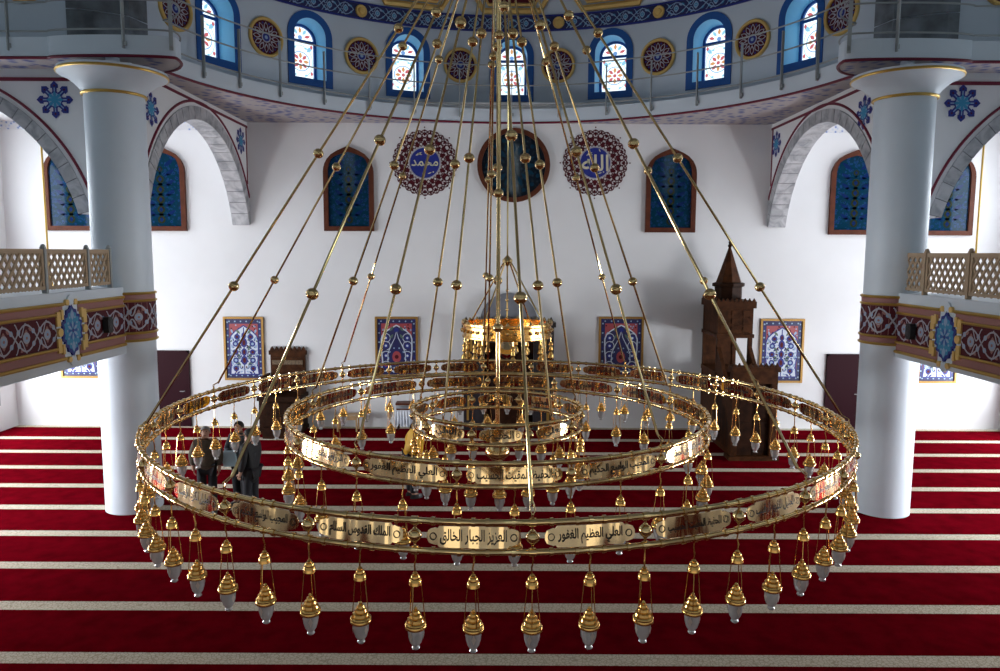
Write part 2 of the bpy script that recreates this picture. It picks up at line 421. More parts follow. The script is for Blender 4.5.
struct(b.build('drum_wall', M['drum']))
# marble slabs on the two ends of the drum wall
for i, (pp, sg) in enumerate(((pL, -1), (pR, 1))):
    b = MB(); q = [(x, y - .04) for x, y in pp[1:-1]] + [tuple(a - .03 * (k == 1) for k, a in enumerate(cyl(sg * (79 - j), 0, 0, RD - .05)[:2])) for j in range(0, 5)]
    q[0] = (q[0][0] + sg * .0, q[0][1])
    for z0, z1 in ((9.32, 9.86), (9.88, 10.75), (10.77, 11.7)):
        for (x0, y0), (x1, y1) in zip(q[:-1], q[1:]):
            b.add([(x0, y0, z0), (x1, y1, z0), (x1, y1, z1), (x0, y0, z1)], [(0, 1, 2, 3)])
    struct(b.build('trim_%d' % (9 + i), M['marble2']))
# windows: blue border, blue reveal, dark sash, stained glass
def outline(hw, sill, spr, n=18):
    return [(-hw, sill), (hw, sill), (hw, spr)] + [(hw * cos(PI * i / n), spr + hw * sin(PI * i / n)) for i in range(1, n)] + [(-hw, spr)]
for i, w in enumerate(WK):
    oi = outline(HW, SILL, SPR); oo = outline(HW + .19, SILL - .19, SPR)
    n = len(oi)
    b = MB()
    vs = [cyl(w, s, z, RD - .03) for s, z in oo] + [cyl(w, s, z, RD - .03) for s, z in oi] + [cyl(w, s, z, RD + .02) for s, z in oo]
    b.add(vs, [(j, (j + 1) % n, n + (j + 1) % n, n + j) for j in range(n)] + [(j, 2 * n + j, 2 * n + (j + 1) % n, (j + 1) % n) for j in range(n)])
    win = struct(b.build('window_%d' % (i + 1), M['midblue']))
    b = MB(); ri = outline(HW - .03, SILL + .02, SPR)
    vs = [cyl(w, s, z, RD - .03) for s, z in oi] + [cyl(w, s, z, RD + .58) for s, z in ri]
    b.add(vs, [(j, (j + 1) % n, n + (j + 1) % n, n + j) for j in range(n)]); b.build('reveal', M['reveal'], win)
    b = MB(); si = outline(HW - .10, SILL + .10, SPR)
    vs = [cyl(w, s, z, RD + .50) for s, z in ri] + [cyl(w, s, z, RD + .50) for s, z in si] + [cyl(w, s, z, RD + .57) for s, z in si]
    b.add(vs, [(j, (j + 1) % n, n + (j + 1) % n, n + j) for j in range(n)] + [(n + j, n + (j + 1) % n, 2 * n + (j + 1) % n, 2 * n + j) for j in range(n)])
    for z in (SPR - .03,):
        b.add([cyl(w, -HW + .05, z - .04, RD + .49), cyl(w, HW - .05, z - .04, RD + .49), cyl(w, HW - .05, z + .04, RD + .49), cyl(w, -HW + .05, z + .04, RD + .49)], [(0, 1, 2, 3)])
    b.build('sash', M['midblue'], win)
    b = MB(); b.add([cyl(w, s, z, RD + .56) for s, z in ri], [list(range(n))])
    def put(poly, mi, d): b.add([cyl(w, s, z, RD + .56 - d) for s, z in poly], [list(range(len(poly)))], mi)
    zc = SILL + .55
    for q in ribbon(circ(0, zc, .25, 20) + [(.25, zc)], .022): put(q, 2, .012)
    for q in ribbon(circ(0, zc, .33, 20, rz=.42) + [(.33, zc)], .016): put(q, 4, .011)
    for sx in (-1, 1):
        for sz in (-1, 1): put(leaf(sx * .33, zc + sz * .42, .22, .10, PI / 2 + (PI / 4) * (sx * sz) if sz < 0 else -PI / 2 - (PI / 4) * sx), 4, .0115)
    for k in range(8):
        a = k * PI / 4; put(leaf(.07 * cos(a), zc + .07 * sin(a), .16, .085, a), 1 if k % 2 else 3, .014)
    put(circ(0, zc, .05, 10), 1, .016)
    for sx in (-1, 1):
        for zz in (SILL + .2, SILL + .9):
            put(leaf(sx * .30, zz, .12, .07, PI / 2), 1, .012); put(leaf(sx * .2, zz, .1, .05, 0 if sx < 0 else PI), 4, .012)
    for k in range(5):
        a = PI * (k + .5) / 5; put(leaf(.12 * cos(a), SPR + .06 + .12 * sin(a), .17, .08, a), (1, 4, 3, 4, 1)[k], .012)
    put(circ(0, SPR + .08, .06, 10), 2, .013)
    b.build('stained_glass', [M['sun_glass'], M['g_red'], M['g_blue'], M['g_orange'], M['g_sky']], win)
# painted band over the windows, with gold bosses
def scroll_band(b, u0, u1, v0, v1, to3, unit, mats):
    """repeating scroll ornament on a dark ground: mats = (ground, scroll, blue, petal)"""
    g, s_, bl, pt = mats; H = v1 - v0; vc = (v0 + v1) / 2
    nseg = max(2, int((u1 - u0) / .12))
    for i in range(nseg):
        a, c = u0 + (u1 - u0) * i / nseg, u0 + (u1 - u0) * (i + 1) / nseg
        b.add([to3(a, v0, 0), to3(c, v0, 0), to3(c, v1, 0), to3(a, v1, 0)], [(0, 1, 2, 3)], g)
    def put(poly, mi, d): b.add([to3(u, v, d) for u, v in poly], [list(range(len(poly)))], mi)
    k = max(1, round((u1 - u0) / unit)); U = (u1 - u0) / k
    for j in range(k):
        c = u0 + (j + .5) * U
        for sg in (-1, 1):
            for q in ribbon([(c + U * (t / 14 - .5), vc + sg * H * .40 * sin(PI * t / 14)) for t in range(15)], H * .055): put(q, s_, .006)
            for q in ribbon([(c + U * (t / 10 * .5 - .5), vc + sg * H * (.45 - .40 * sin(PI * t / 10) ** 2)) for t in range(11)], H * .045): put(q, s_, .007)
            put(leaf(c - U * .42, vc + sg * H * .12, U * .22, H * .16, sg * .7), bl, .005)
            put(leaf(c + U * .42, vc + sg * H * .12, U * .22, H * .16, PI - sg * .7), bl, .005)
            put(leaf(c + sg * U * .12, vc + sg * H * .30, U * .20, H * .12, -sg * .5 if sg > 0 else PI + .5), pt, .005)
            put(leaf(c, vc, H * .27, U * .16, sg * PI / 2), pt, .008)
        put(circ(c, vc, min(U * .17, H * .2), 12), s_, .009); put(circ(c, vc, min(U * .11, H * .13), 10), bl, .011); put(circ(c, vc, min(U * .05, H * .06), 8), pt, .013)
b = MB()
def drum3(u, v, d): return cyl(math.degrees(u / RD), 0, v, RD - .05 - d)
for k in range(-1, 8):
    a0, a1 = R_(RK[k] if k >= 0 else -88) * RD + .22, R_(RK[k + 1] if k < 7 else 88) * RD - .22
    scroll_band(b, a0, a1, 11.46, 11.83, drum3, .5, (0, 1, 2, 1))
b.lathe([(RD - .02, 11.42), (RD - .06, 11.42), (RD - .06, 11.46), (RD - .02, 11.46)], 90, (AX, DY, 0), 3, a0=R_(8), a1=R_(172))
b.lathe([(RD - .02, 11.83), (RD - .06, 11.83), (RD - .06, 11.87), (RD - .02, 11.87)], 90, (AX, DY, 0), 3, a0=R_(8), a1=R_(172))
b.lathe([(RD - .03, 11.44), (RD - .03, 11.85)], 90, (AX, DY, 0), 0, a0=R_(8), a1=R_(172))
band = struct(b.build('trim_11', [M['navy'], M['paleblue'], M['ltblue'], M['blue']]))
for a in RK:
    q = MB()
    q.lathe([(.001, .06), (.07, .05), (.09, .02), (.15, .03), (.17, 0)], 14, M=Matrix.Translation(cyl(a, 0, 11.645, RD - .05)) @ Matrix.Rotation(-R_(a), 4, 'Z') @ Matrix.Rotation(PI / 2, 4, 'X'))
    q.build('gold_boss', M['goldpaint'], band)
# half dome over the apse with gold-framed panels
b = MB(); b.lathe([(RD * cos(R_(t)), 11.87 + 4.6 * sin(R_(t))) for t in range(0, 91, 6)], 60, (AX, DY, 0), a0=0, a1=PI)
b.add([(XW0, YW, 18), (XW1, YW, 18), (XW1, YW + 8, 18), (XW0, YW + 8, 18)], [(0, 1, 2, 3)])
dome = struct(b.build('half_dome_ceiling', M['drum']))
def dom(th, z): 
    q = min(.99, max(0, (z - 11.87) / 4.6)); r = RD * math.sqrt(1 - q * q) - .05
    a = R_(th); return (AX + r * sin(a), DY + r * cos(a), z)
for k in range(-3, 4):
    c = 20.3 * k + .7
    o = [(c - 5.8, 11.98), (c + 5.8, 11.98), (c + 8.2, 12.5), (c + 8.2, 14.2), (c - 8.2, 14.2), (c - 8.2, 12.5)]
    b = MB()
    b.tube([dom(*p) for p in o], .09, 6, True, 0)
    inn = [(c + (t - c) * .82, 12.0 + (z - 12) * .86 + .17) for t, z in o]
    b.tube([dom(*p) for p in inn], .05, 6, True, 0)
    b.add([tuple(Vector(dom(*p))) for p in inn], [tuple(range(6))], 1)
    b.build('ceiling_panel', [M['goldpaint'], M['dkred']], dome)

# walkway railing: flat posts on the fascia, three rails along the whole path
def path_at(th):
    return (AX + 7.06 * sin(R_(th)), DY + 7.06 * cos(R_(th)))
rail = thing('walkway_railing', 'thin grey metal railing along the curved walkway under the stained glass windows', 'railing', (AX, DY + 7.06, 9.1))
off = Vector(rail.location)
posts = [(path_at(t), t) for t in (-70.4, -61.6, -52, -41.8, -31.5, -21.3, -11, .8, 11.3, 22.1, 32.2, 42.6, 52.6, 62, 70.5)]
for (cx, cy), sd in ((CL, -1), (CR, 1)):
    for a in (-20, -75, -165):
        if a > -160: posts.append(((cx - sd * 1.22 * cos(R_(a)), cy + .20 * sin(R_(a))), -sd * (90 + a)))
    posts.append(((cx + sd * 1.95, 14.64), 0)); posts.append(((cx + sd * 3.6, 14.64), 0))
for (x, y), t in posts:
    b = MB(); b.box(-.012, .012, -.035, .035, -.25, 1.06); b.box(-.012, .05, -.02, .03, -.2, -.12)
    b.build('post', M['steel'], rail, Vector((x, y, 9.1)) - off, -R_(t) if abs(t) < 89 else 0)
rp = [(AX + (x - AX) * 1.0, y - .0) for x, y in path]
for z in (9.2, 9.73, 10.28):
    b = MB(); b.tube([tuple(Vector((x, y, z)) - off) for x, y in rp], .018, 6); b.build('rail', M['steel'], rail)

# roundels between the drum windows
def roundel(th, label, pos=None, rot=None):
    p = pos or cyl(th, 0, 10.46, RD - .01)
    t = thing('roundel', label, 'roundel', p, -R_(th) if rot is None else rot, 'gold rimmed roundels on the drum wall')
    b = MB(); X = Matrix.Rotation(PI / 2, 4, 'X')
    b.lathe([(.41, .0), (.41, .05), (.435, .075), (.465, .075), (.49, .05), (.49, 0)], 32, M=X); b.build('rim', M['goldpaint'], t)
    b = MB(); b.flat(circ(0, 0, .41, 32), -.02, 0)
    for k in range(12):
        a = k * PI / 6
        b.flat(leaf(.14 * cos(a), .14 * sin(a), .24, .12, a), -.026, 1)
        b.flat(leaf(.19 * cos(a), .19 * sin(a), .16, .075, a), -.029, 0)
        b.flat(circ(.35 * cos(a + PI / 12), .35 * sin(a + PI / 12), .028, 8), -.027, 2)
    b.flat(circ(0, 0, .13, 20), -.028, 1); b.flat(circ(0, 0, .10, 20), -.03, 2); b.flat(circ(0, 0, .045, 12), -.033, 3)
    b.build('rosette', [M['dkred'], M['scroll'], M['blue'], M['paleblue']], t)
    return t
names = ['beside the left grey marble slabs', 'between the first and second blue windows from the left', 'between the second and third blue windows from the left', 'between the third and middle blue windows',
         'between the middle and fifth blue windows', 'between the fifth and sixth blue windows from the left', 'between the sixth and seventh blue windows from the left', 'beside the right grey marble slabs']
for i, a in enumerate(RK):
    roundel(a, 'round gold rimmed rosette ' + names[i])
roundel(0, 'gold rimmed roundel cut by the upper left corner of the photo', (-9.45, YW - .01, 10.46), 0.)
roundel(0, 'gold rimmed roundel cut by the upper right corner of the photo', (9.95, YW - .01, 10.46), 0.)

# ------------------------------------------------------------------ columns
def column(c, label):
    t = thing('column', label, 'column', (c[0], c[1], 0), 0, 'round white columns')
    b = MB(); b.lathe([(.53, 0), (.53, 8.02)], 56); b.build('shaft', M['column'], t)
    b = MB(); b.lathe([(.54, 8.0), (.56, 8.06), (.60, 8.13), (.69, 8.22), (.82, 8.32), (.93, 8.36), (.955, 8.38), (.955, 8.46), (.13, 8.47), (.12, 8.72)], 56); b.build('capital', M['column'], t)
    for r, z, q in ((.55, 8.02, .028), (.95, 8.40, .026)):
        b = MB(); b.tube([(r * cos(2 * PI * i / 56), r * sin(2 * PI * i / 56), z) for i in range(56)], q, 8, True); b.build('gold_ring', M['gold'], t)
    b = MB(); b.lathe([(.53, 3.40), (.55, 3.40), (.55, 4.30), (.53, 4.30)], 56); b.build('rose_band', M['pink'], t)
    for z in (3.40, 3.545, 4.16, 4.30):
        b = MB(); b.tube([(.557 * cos(2 * PI * i / 56), .557 * sin(2 * PI * i / 56), z) for i in range(56)], .026, 8, True); b.build('gold_ring', M['gold'], t)
    b = MB(); R = .553
    def t3(u, v, d): a = u / R; return ((R + d) * sin(a), -(R + d) * cos(a), v)
    scroll_band(b, -PI * R * .98, PI * R * .98, 3.57, 4.13, t3, .50, (0, 1, 2, 3)); b.build('scroll_band', [M['dkred'], M['scroll'], M['paleblue'], M['pink']], t)
    return t
column(CL, 'tall round white column on the left, at the end of the left gallery')
column(CR, 'tall round white column on the right, at the end of the right gallery')

# ------------------------------------------------------------------ galleries
def gallery(side, XF, ytop):
    s = -1 if side == 'left' else 1
    w = XW0 if s < 0 else XW1
    lo, hi = (w, XF) if s < 0 else (XF, w)
    b = MB(); b.box(lo, hi, -2.2, 14.15, 3.17, ytop)
    g = struct(b.build('gallery_slab', M['column']))
    X = XF - s * .0
    def t3(u, v, d): return (X - s * (.012 + d), u, v)
    def slab(u0, u1, v0, v1, d, m, name):
        q = MB(); x0, x1 = sorted((X, X - s * d)); q.box(x0, x1, u0, u1, v0, v1); return q.build(name, m, g)
    dz = -.03 if s < 0 else -.10
    Y1 = 14.1; yc = 12.35 if s < 0 else 12.53
    ends = [(yc + .42, Y1), (yc - 6.2, yc - .42), (1.0, yc - 7.0)]
    for u0, u1 in ends:
        slab(u0, u1, 3.40 + dz, 4.25 + dz, .008, M['pink'], 'rose_panel')
        q = MB()
        if s < 0: scroll_band(q, u0 + .05, u1, 3.58 + dz, 4.08 + dz, lambda u, v, d: t3(u, v, d), .52, (0, 1, 2, 3))
        else: scroll_band(q, u0 + .05, u1, 3.58 + dz, 4.08 + dz, lambda u, v, d: t3(u, v, d), .52, (0, 1, 2, 3))
        q.build('scroll_panel', [M['dkred'], M['scroll'], M['paleblue'], M['pink']], g)
        for v in (3.56, 4.11): 
            q = MB(); q.tube([(X - s * .02, u0, v + dz), (X - s * .02, u1, v + dz)], .026, 8); q.build('gold_moulding', M['gold'], g)
    for u0, u1 in ((yc + .22, Y1), (1.0, yc - .22)):
        for v in (3.38, 4.27):
            q = MB(); q.tube([(X - s * .02, u0, v + dz), (X - s * .02, u1, v + dz)], .03, 8); q.build('gold_moulding', M['gold'], g)
        slab(u0, u1, 3.38 + dz, 3.55 + dz, .010, M['pink'], 'rose_panel'); slab(u0, u1, 4.12 + dz, 4.27 + dz, .010, M['pink'], 'rose_panel')
    # blue crest between gold blocks
    t = thing('crest_medallion', 'lobed blue painted crest between gold blocks on the %s gallery front' % side, 'crest', (X, yc, 3.825 + dz), 0, 'blue crests on the gallery fronts')
    Mx = Matrix.Rotation(PI / 2 * -s, 4, 'Z') if True else None
    Mx = Matrix(((0, s, 0, 0), (1, 0, 0, 0), (0, 0, 1, 0), (0, 0, 0, 1)))       # local x -> Y, local -y -> toward the hall
    lob = [(.30, 0), (.27, .07), (.30, .14), (.22, .17), (.24, .25), (.15, .27), (.14, .34), (.06, .36), (0, .44)]
    full = lob + [(-x, z) for x, z in lob[::-1][1:]] + [(-x, -z) for x, z in lob[1:]] + [(x, -z) for x, z in lob[::-1][1:-1]]
    b = MB(); b.prism(full, -.03, 0, 0, Mx)
    b.flat([(x * .8, z * .84) for x, z in full], -.033, 1, Mx)
    for k in range(12):
        a = k * PI / 6; b.flat(leaf(.03 * cos(a), .04 * sin(a), .13, .05, a), -.036, 2 if k % 2 else 3, Mx); b.flat(circ(.15 * cos(a), .25 * sin(a), .022, 8), -.036, 2, Mx)
    for sz in (-1, 1): b.flat(leaf(0, sz * .17, .18, .1, sz * PI / 2), -.037, 2, Mx)
    b.flat(circ(0, 0, .035, 10), -.039, 0, Mx)
    b.build('crest', [M['blue'], M['ltblue'], M['paleblue'], M['midblue']], t)
    for sx in (-1, 1):
        b = MB()
        for sz in (-1, 1):
            b.box(*sorted((sx * .33, sx * .43)), -.04, 0, *sorted((sz * .10, sz * .33)), 0, Mx); b.box(*sorted((sx * .26, sx * .32)), -.05, 0, *sorted((sz * .20, sz * .36)), 0, Mx)
        b.prism(circ(sx * .36, 0, .07, 12), -.05, 0, 0, Mx)
        b.build('gold_blocks', M['goldpaint'], t)
    for sz in (-1, 1):
        b = MB(); b.prism(circ(0, sz * .50, .09, 14), -.03, 0, 0, Mx); b.build('white_knob', M['column'], t)
        for sx in (-1, 1):
            b = MB(); b.prism(circ(sx * .12, sz * .47, .05, 10), -.045, 0, 0, Mx); b.build('gold_scroll', M['goldpaint'], t)
    # railing: lattice panels between posts
    t = thing('lattice_railing', 'tan wooden lattice railing on top of the %s gallery' % side, 'railing', (XF + s * .14, 14.0, ytop), 0, 'lattice railings on the galleries')
    x0 = 0.
    if s < 0: py = [13.95, 13.2, 11.95, 10.7, 9.45, 8.2, 6.95, 5.7]
    else: py = [14.22, 13.52, 12.25, 10.98, 9.71, 8.44, 7.17, 5.9]
    H = 5.14 - ytop
    for y in py:
        b = MB(); b.box(-.04, .04, y - 14 - .028, y - 14 + .028, -.12, H + .02); b.sphere((0, y - 14, H + .03), .04, 10); b.build('post', M['steel'] if s < 0 else M['lattice'], t)
    for ya, yb in zip(py[1:], py[:-1]):
        b = MB(); u0, u1, v0, v1 = ya + .04 - 14, yb - .04 - 14, .06, H - .03
        b.box(-.03, .03, u0, u1, v1 - .05, v1 + .02); b.box(-.03, .03, u0, u1, v0, v0 + .05); b.box(-.028, .028, u0, u0 + .05, v0, v1); b.box(-.028, .028, u1 - .05, u1, v0, v1)
        W, Hh = u1 - u0, v1 - v0; st = .165; slope = 1.3; w = .042
        for sg in (1, -1):
            n = int((W + Hh / slope) / st) + 2
            for k in range(n):
                # line: u = a + sg*(v)/slope
                a = (-Hh / slope + k * st) if sg > 0 else (k * st)
                pts = []
                va, vb = 0., Hh
                ua, ub = a + sg * va / slope, a + sg * vb / slope
                lo_, hi_ = 0., 1.
                d = ub - ua
                for lim, sgn in ((0, 1), (W, -1)):
                    # clip ua + d*t within [0, W]
                    if abs(d) > 1e-9:
                        tt = (lim - ua) / d
                        if (sgn > 0) == (d > 0): lo_ = max(lo_, tt)
                        else: hi_ = min(hi_, tt)
                if hi_ - lo_ < .03: continue
                p0 = (u0 + ua + d * lo_, v0 + Hh * lo_); p1 = (u0 + ua + d * hi_, v0 + Hh * hi_)
                L = math.hypot(p1[0] - p0[0], p1[1] - p0[1]); dy, dz_ = (p1[0] - p0[0]) / L, (p1[1] - p0[1]) / L
                ny, nz = -dz_ * w / 2, dy * w / 2; dd = .012
                q = [(p0[0] + ny, p0[1] + nz), (p0[0] - ny, p0[1] - nz), (p1[0] - ny, p1[1] - nz), (p1[0] + ny, p1[1] + nz)]
                xo = .006 * sg
                b.add([(xo - dd, y, z) for y, z in q] + [(xo + dd, y, z) for y, z in q], [(0, 1, 2, 3), (7, 6, 5, 4), (0, 4, 5, 1), (1, 5, 6, 2), (2, 6, 7, 3), (3, 7, 4, 0)])
        b.build('lattice_panel', M['lattice'], t)
    # loudspeaker on the front
    t = thing('loudspeaker', 'small black loudspeaker fixed to the %s gallery front beside the column' % side, 'speaker', (X - s * .01, 13.38 if s < 0 else 13.5, 3.82 + dz), 0, 'loudspeakers on the gallery fronts')
    b = MB(); prof = [(-.06, -.14), (.06, -.14), (.085, -.08), (.085, .08), (.06, .14), (-.06, .14), (-.085, .08), (-.085, -.08)]
    b.prism(prof, -.12, -.02, 0, Mx); b.build('cabinet', M['black'], t)
    b = MB(); b.prism(circ(0, -.03, .05, 16), -.126, -.118, 0, Mx); b.prism(circ(0, .085, .025, 12), -.126, -.118, 0, Mx); b.build('cone', M['darkstone'], t)
    b = MB(); b.box(-.03, .03, -.03, .03, -.05, .05, 0, Mx); b.build('bracket', M['black'], t)
gallery('left', -7.1, 4.43)
gallery('right', 7.5, 4.38)
b = MB(); b.box(-7.0, 7.4, YF, 1.2, 3.0, 3.5); b.box(-7.0, 7.4, 1.2, 1.35, 3.0, 4.15); struct(b.build('gallery_slab', M['column']))  # slab under the viewer; unseen solid parapet added to block rear window light

# ------------------------------------------------------------------ windows on the back wall
def win_outline(w, h, inset=0.):
    w2 = w / 2 - inset; b0 = inset; t = h - inset * 1.2
    half = [(w2, b0), (w2, h * .70)] + [(w2 * (1 - .16 * q ** 2), h * .70 + (h * .15) * q) for q in (.33, .66, 1.)]
    x, z = half[-1]
    half += [(x * .80, z + (t - z) * .36), (x * .52, z + (t - z) * .64), (x * .25, z + (t - z) * .84), (0, t)]
    return half + [(-x, z) for x, z in half[::-1][1:]]
wi = 8
def arched_window(cx, w, z0, z1):
    global wi
    h = z1 - z0; o = win_outline(w, h); i_ = win_outline(w, h, .13)
    T = Matrix.Translation((cx, YB, z0)); b = MB(); b.ring(o, i_, -.10, 0, 0, T)
    win = struct(b.build('window_%d' % wi, M['redwood'])); wi += 1
    b = MB(); b.flat(i_, -.035, 0, T)
    ws = w - .26
    for k in range(6):
        zz = .32 + k * (h - .9) / 5.2; r = .20 if k < 5 else .14
        b.flat([(0, zz + r * 1.1), (r, zz), (0, zz - r * 1.1), (-r, zz)], -.038, 1, T); b.flat(circ(0, zz, r * .55, 12), -.040, 2, T); b.flat([(0, zz + r * .4), (r * .3, zz), (0, zz - r * .4), (-r * .3, zz)], -.042, 3, T)
        for sx in (-1, 1):
            b.flat(leaf(sx * .12, zz + .08, ws * .30, .11, sx * .6 if sx > 0 else PI - .6), -.038, 3, T); b.flat(leaf(sx * .16, zz - .12, ws * .26, .09, -.5 if sx > 0 else PI + .5), -.038, 1, T)
    b.build('patterned_glass', [M['pane'], M['win_teal'], M['win_green'], M['win_blue']], win)
M['win_teal'] = mat('window_teal', (.004, .03, .06), .07, spec=.10); M['win_green'] = mat('window_olive', (.022, .028, .012), .07, spec=.10); M['win_blue'] = mat('window_blue', (.006, .02, .09), .07, spec=.10)
for cx, w, z0, z1 in ((-4.31, 1.42, 5.70, 8.07), (4.83, 1.42, 5.70, 8.05), (-9.65, 1.42, 5.68, 8.05), (10.06, 1.42, 5.66, 8.03), (-12.22, 1.42, 5.68, 8.03), (12.72, 1.42, 5.65, 8.0)):
    arched_window(cx, w, z0, z1)
# round window in the middle
T = Matrix.Translation((.365, YB, 7.56))
b = MB(); b.ring(circ(0, 0, 1.03, 48), circ(0, 0, .90, 48), -.10, 0, 0, T); win = struct(b.build('window_%d' % wi, M['redwood'])); wi += 1
b = MB(); b.flat(circ(0, 0, .91, 48), -.035, 0, T)
for k in range(16):
    a = k * PI / 8; b.flat(leaf(.30 * cos(a), .30 * sin(a), .34, .12, a), -.038, 1, T); b.flat(circ(.74 * cos(a), .74 * sin(a), .06, 8), -.039, 1, T)
b.build('patterned_glass', [M['pane2'], M['win_teal']], win)

# calligraphy medallions painted on the wall
def medallion(cx, cz, text, label):
    t = thing('calligraphy_medallion', label, 'medallion', (cx, YB, cz), 0, 'calligraphy medallions on the back wall')
    b = MB(); R = .93
    n = 16
    for k in range(n):
        a = 2 * PI * k / n; a2 = a + PI / n
        P = lambda r, q: (r * cos(q), r * sin(q))
        b.flat(leaf(*P(.47, a), .17, .10, a), -.008, 0)
        b.flat(leaf(*P(.60, a2), .16, .085, a2 + .5), -.009, 0); b.flat(leaf(*P(.60, a2), .16, .085, a2 - .5), -.010, 0)
        b.flat(leaf(*P(.74, a), .12, .07, a), -.008, 0)
        b.flat(circ(*P(.90, a), .030, 8), -.008, 0); b.flat(leaf(*P(.82, a2), .09, .05, a2), -.008, 0)
        if k % 2 == 0: b.flat(circ(*P(.985, a), .022, 6), -.008, 0)
    for r0, am, ph_ in ((.53, .06, 0), (.64, .07, PI), (.76, .08, 0), (.86, .05, PI)):
        for sg in (-1, 1):
            m_ = 240
            for q in ribbon([(( r0 + sg * am * cos(16 * 2 * PI * j / m_ + ph_)) * cos(2 * PI * j / m_), (r0 + sg * am * cos(16 * 2 * PI * j / m_ + ph_)) * sin(2 * PI * j / m_)) for j in range(m_ + 1)], .026): b.flat(q, -.0115 - .0004 * sg, 0)
    b.build('lace_border', M['dkred'], t)
    b = MB(); b.flat(circ(0, 0, .45, 40), -.016, 0); b.ring(circ(0, 0, .45, 40), circ(0, 0, .42, 40), -.024, 0, 1)
    b.build('disc', [M['blue'], M['scroll']], t)
    v, f, w, z0, z1 = text_geo(arabic(text)); k = min(.76 / w, .62 / (z1 - z0)); zc = (z0 + z1) / 2
    b = MB(); b.add([(x * k, -.022, (z - zc) * k) for x, z in v], f)
    # the smaller flourish above the word
    b.flat(leaf(-.26, .20, .2, .05, .5), -.022); b.flat(leaf(-.22, .27, .16, .04, -.3), -.022); b.flat(circ(.24, -.25, .02, 8), -.022); b.flat(leaf(.08, -.30, .12, .03, .3), -.022); b.flat(leaf(.14, .30, .1, .03, 2.), -.022)
    b.build('lettering', M['lettergold'], t)
M['inscr'] = mat('worn_gilt_carving', (.13, .085, .045), .5, noise=(30, .5))
M['lettergold'] = mat('pale_gold_lettering', (.62, .58, .42), .4)
medallion(-2.15, 7.62, 'محمد', 'round blue Arabic calligraphy disc in a dark red lace border, left of the round window')
medallion(2.67, 7.64, 'الله', 'round blue Arabic calligraphy disc in a dark red lace border, right of the round window')

# blue star ornaments painted on the arch walls
def star(pos, nrm, label):
    """nrm: 'y' faces the camera, 'l'/'r' on the left/right inner arch wall"""
    t = thing('wall_ornament', label, 'ornament', pos, {'y': 0., 'l': PI / 2, 'r': -PI / 2}[nrm], 'blue star ornaments on the arch walls')
    b = MB(); s_ = .37
    for k in range(8):
        a = k * PI / 4; c, sn = cos(a), sin(a)
        def rp(x, z): return (s_ * (x * c - z * sn), s_ * (x * sn + z * c))
        arrow = [(1.0, 0), (.80, .21), (.62, .21), (.62, .13), (.46, .12), (.36, .16), (.28, .11), (.28, -.11), (.36, -.16), (.46, -.12), (.62, -.13), (.62, -.21), (.80, -.21)]
        b.flat([rp(*p) for p in arrow], -.006, 0)
        b.flat([rp(*p) for p in ((.82, 0), (.75, .06), (.68, 0), (.75, -.06))], -.009, 3); b.flat([rp(*p) for p in ((.64, .03), (.44, .03), (.44, -.03), (.64, -.03))], -.009, 2)
        b.flat(leaf(*rp(.1, 0), s_ * .36, s_ * .17, a), -.010, 1)
    b.flat(circ(0, 0, s_ * .36, 24), -.008, 2); b.flat(circ(0, 0, s_ * .2, 16), -.012, 1)
    b.build('star', [M['blue'], M['ltblue'], M['paleblue'], M['dkred']], t)
def k_(x, z, y0, y1): return (x * y1 / y0, y1, 5.1 + (z - 5.1) * y1 / y0)
star(k_(-8.46, 7.95, 14.64, YW - .01), 'y', 'blue snowflake star on the wall left of the left column, over the gallery')
star((XL + .004, 15.75, 8.0), 'l', 'blue snowflake star just right of the left column capital')
star((XL + .004, 21.1, 8.13), 'l', 'blue snowflake star in the far corner right of the left inner arch')
star(k_(8.745, 7.96, 14.64, YW - .01), 'y', 'blue snowflake star on the wall right of the right column, over the gallery')
star((XR - .004, 16.2, 8.07), 'r', 'blue snowflake star just left of the right column capital')
star((XR - .004, 21.25, 8.13), 'r', 'blue snowflake star in the far corner left of the right inner arch')

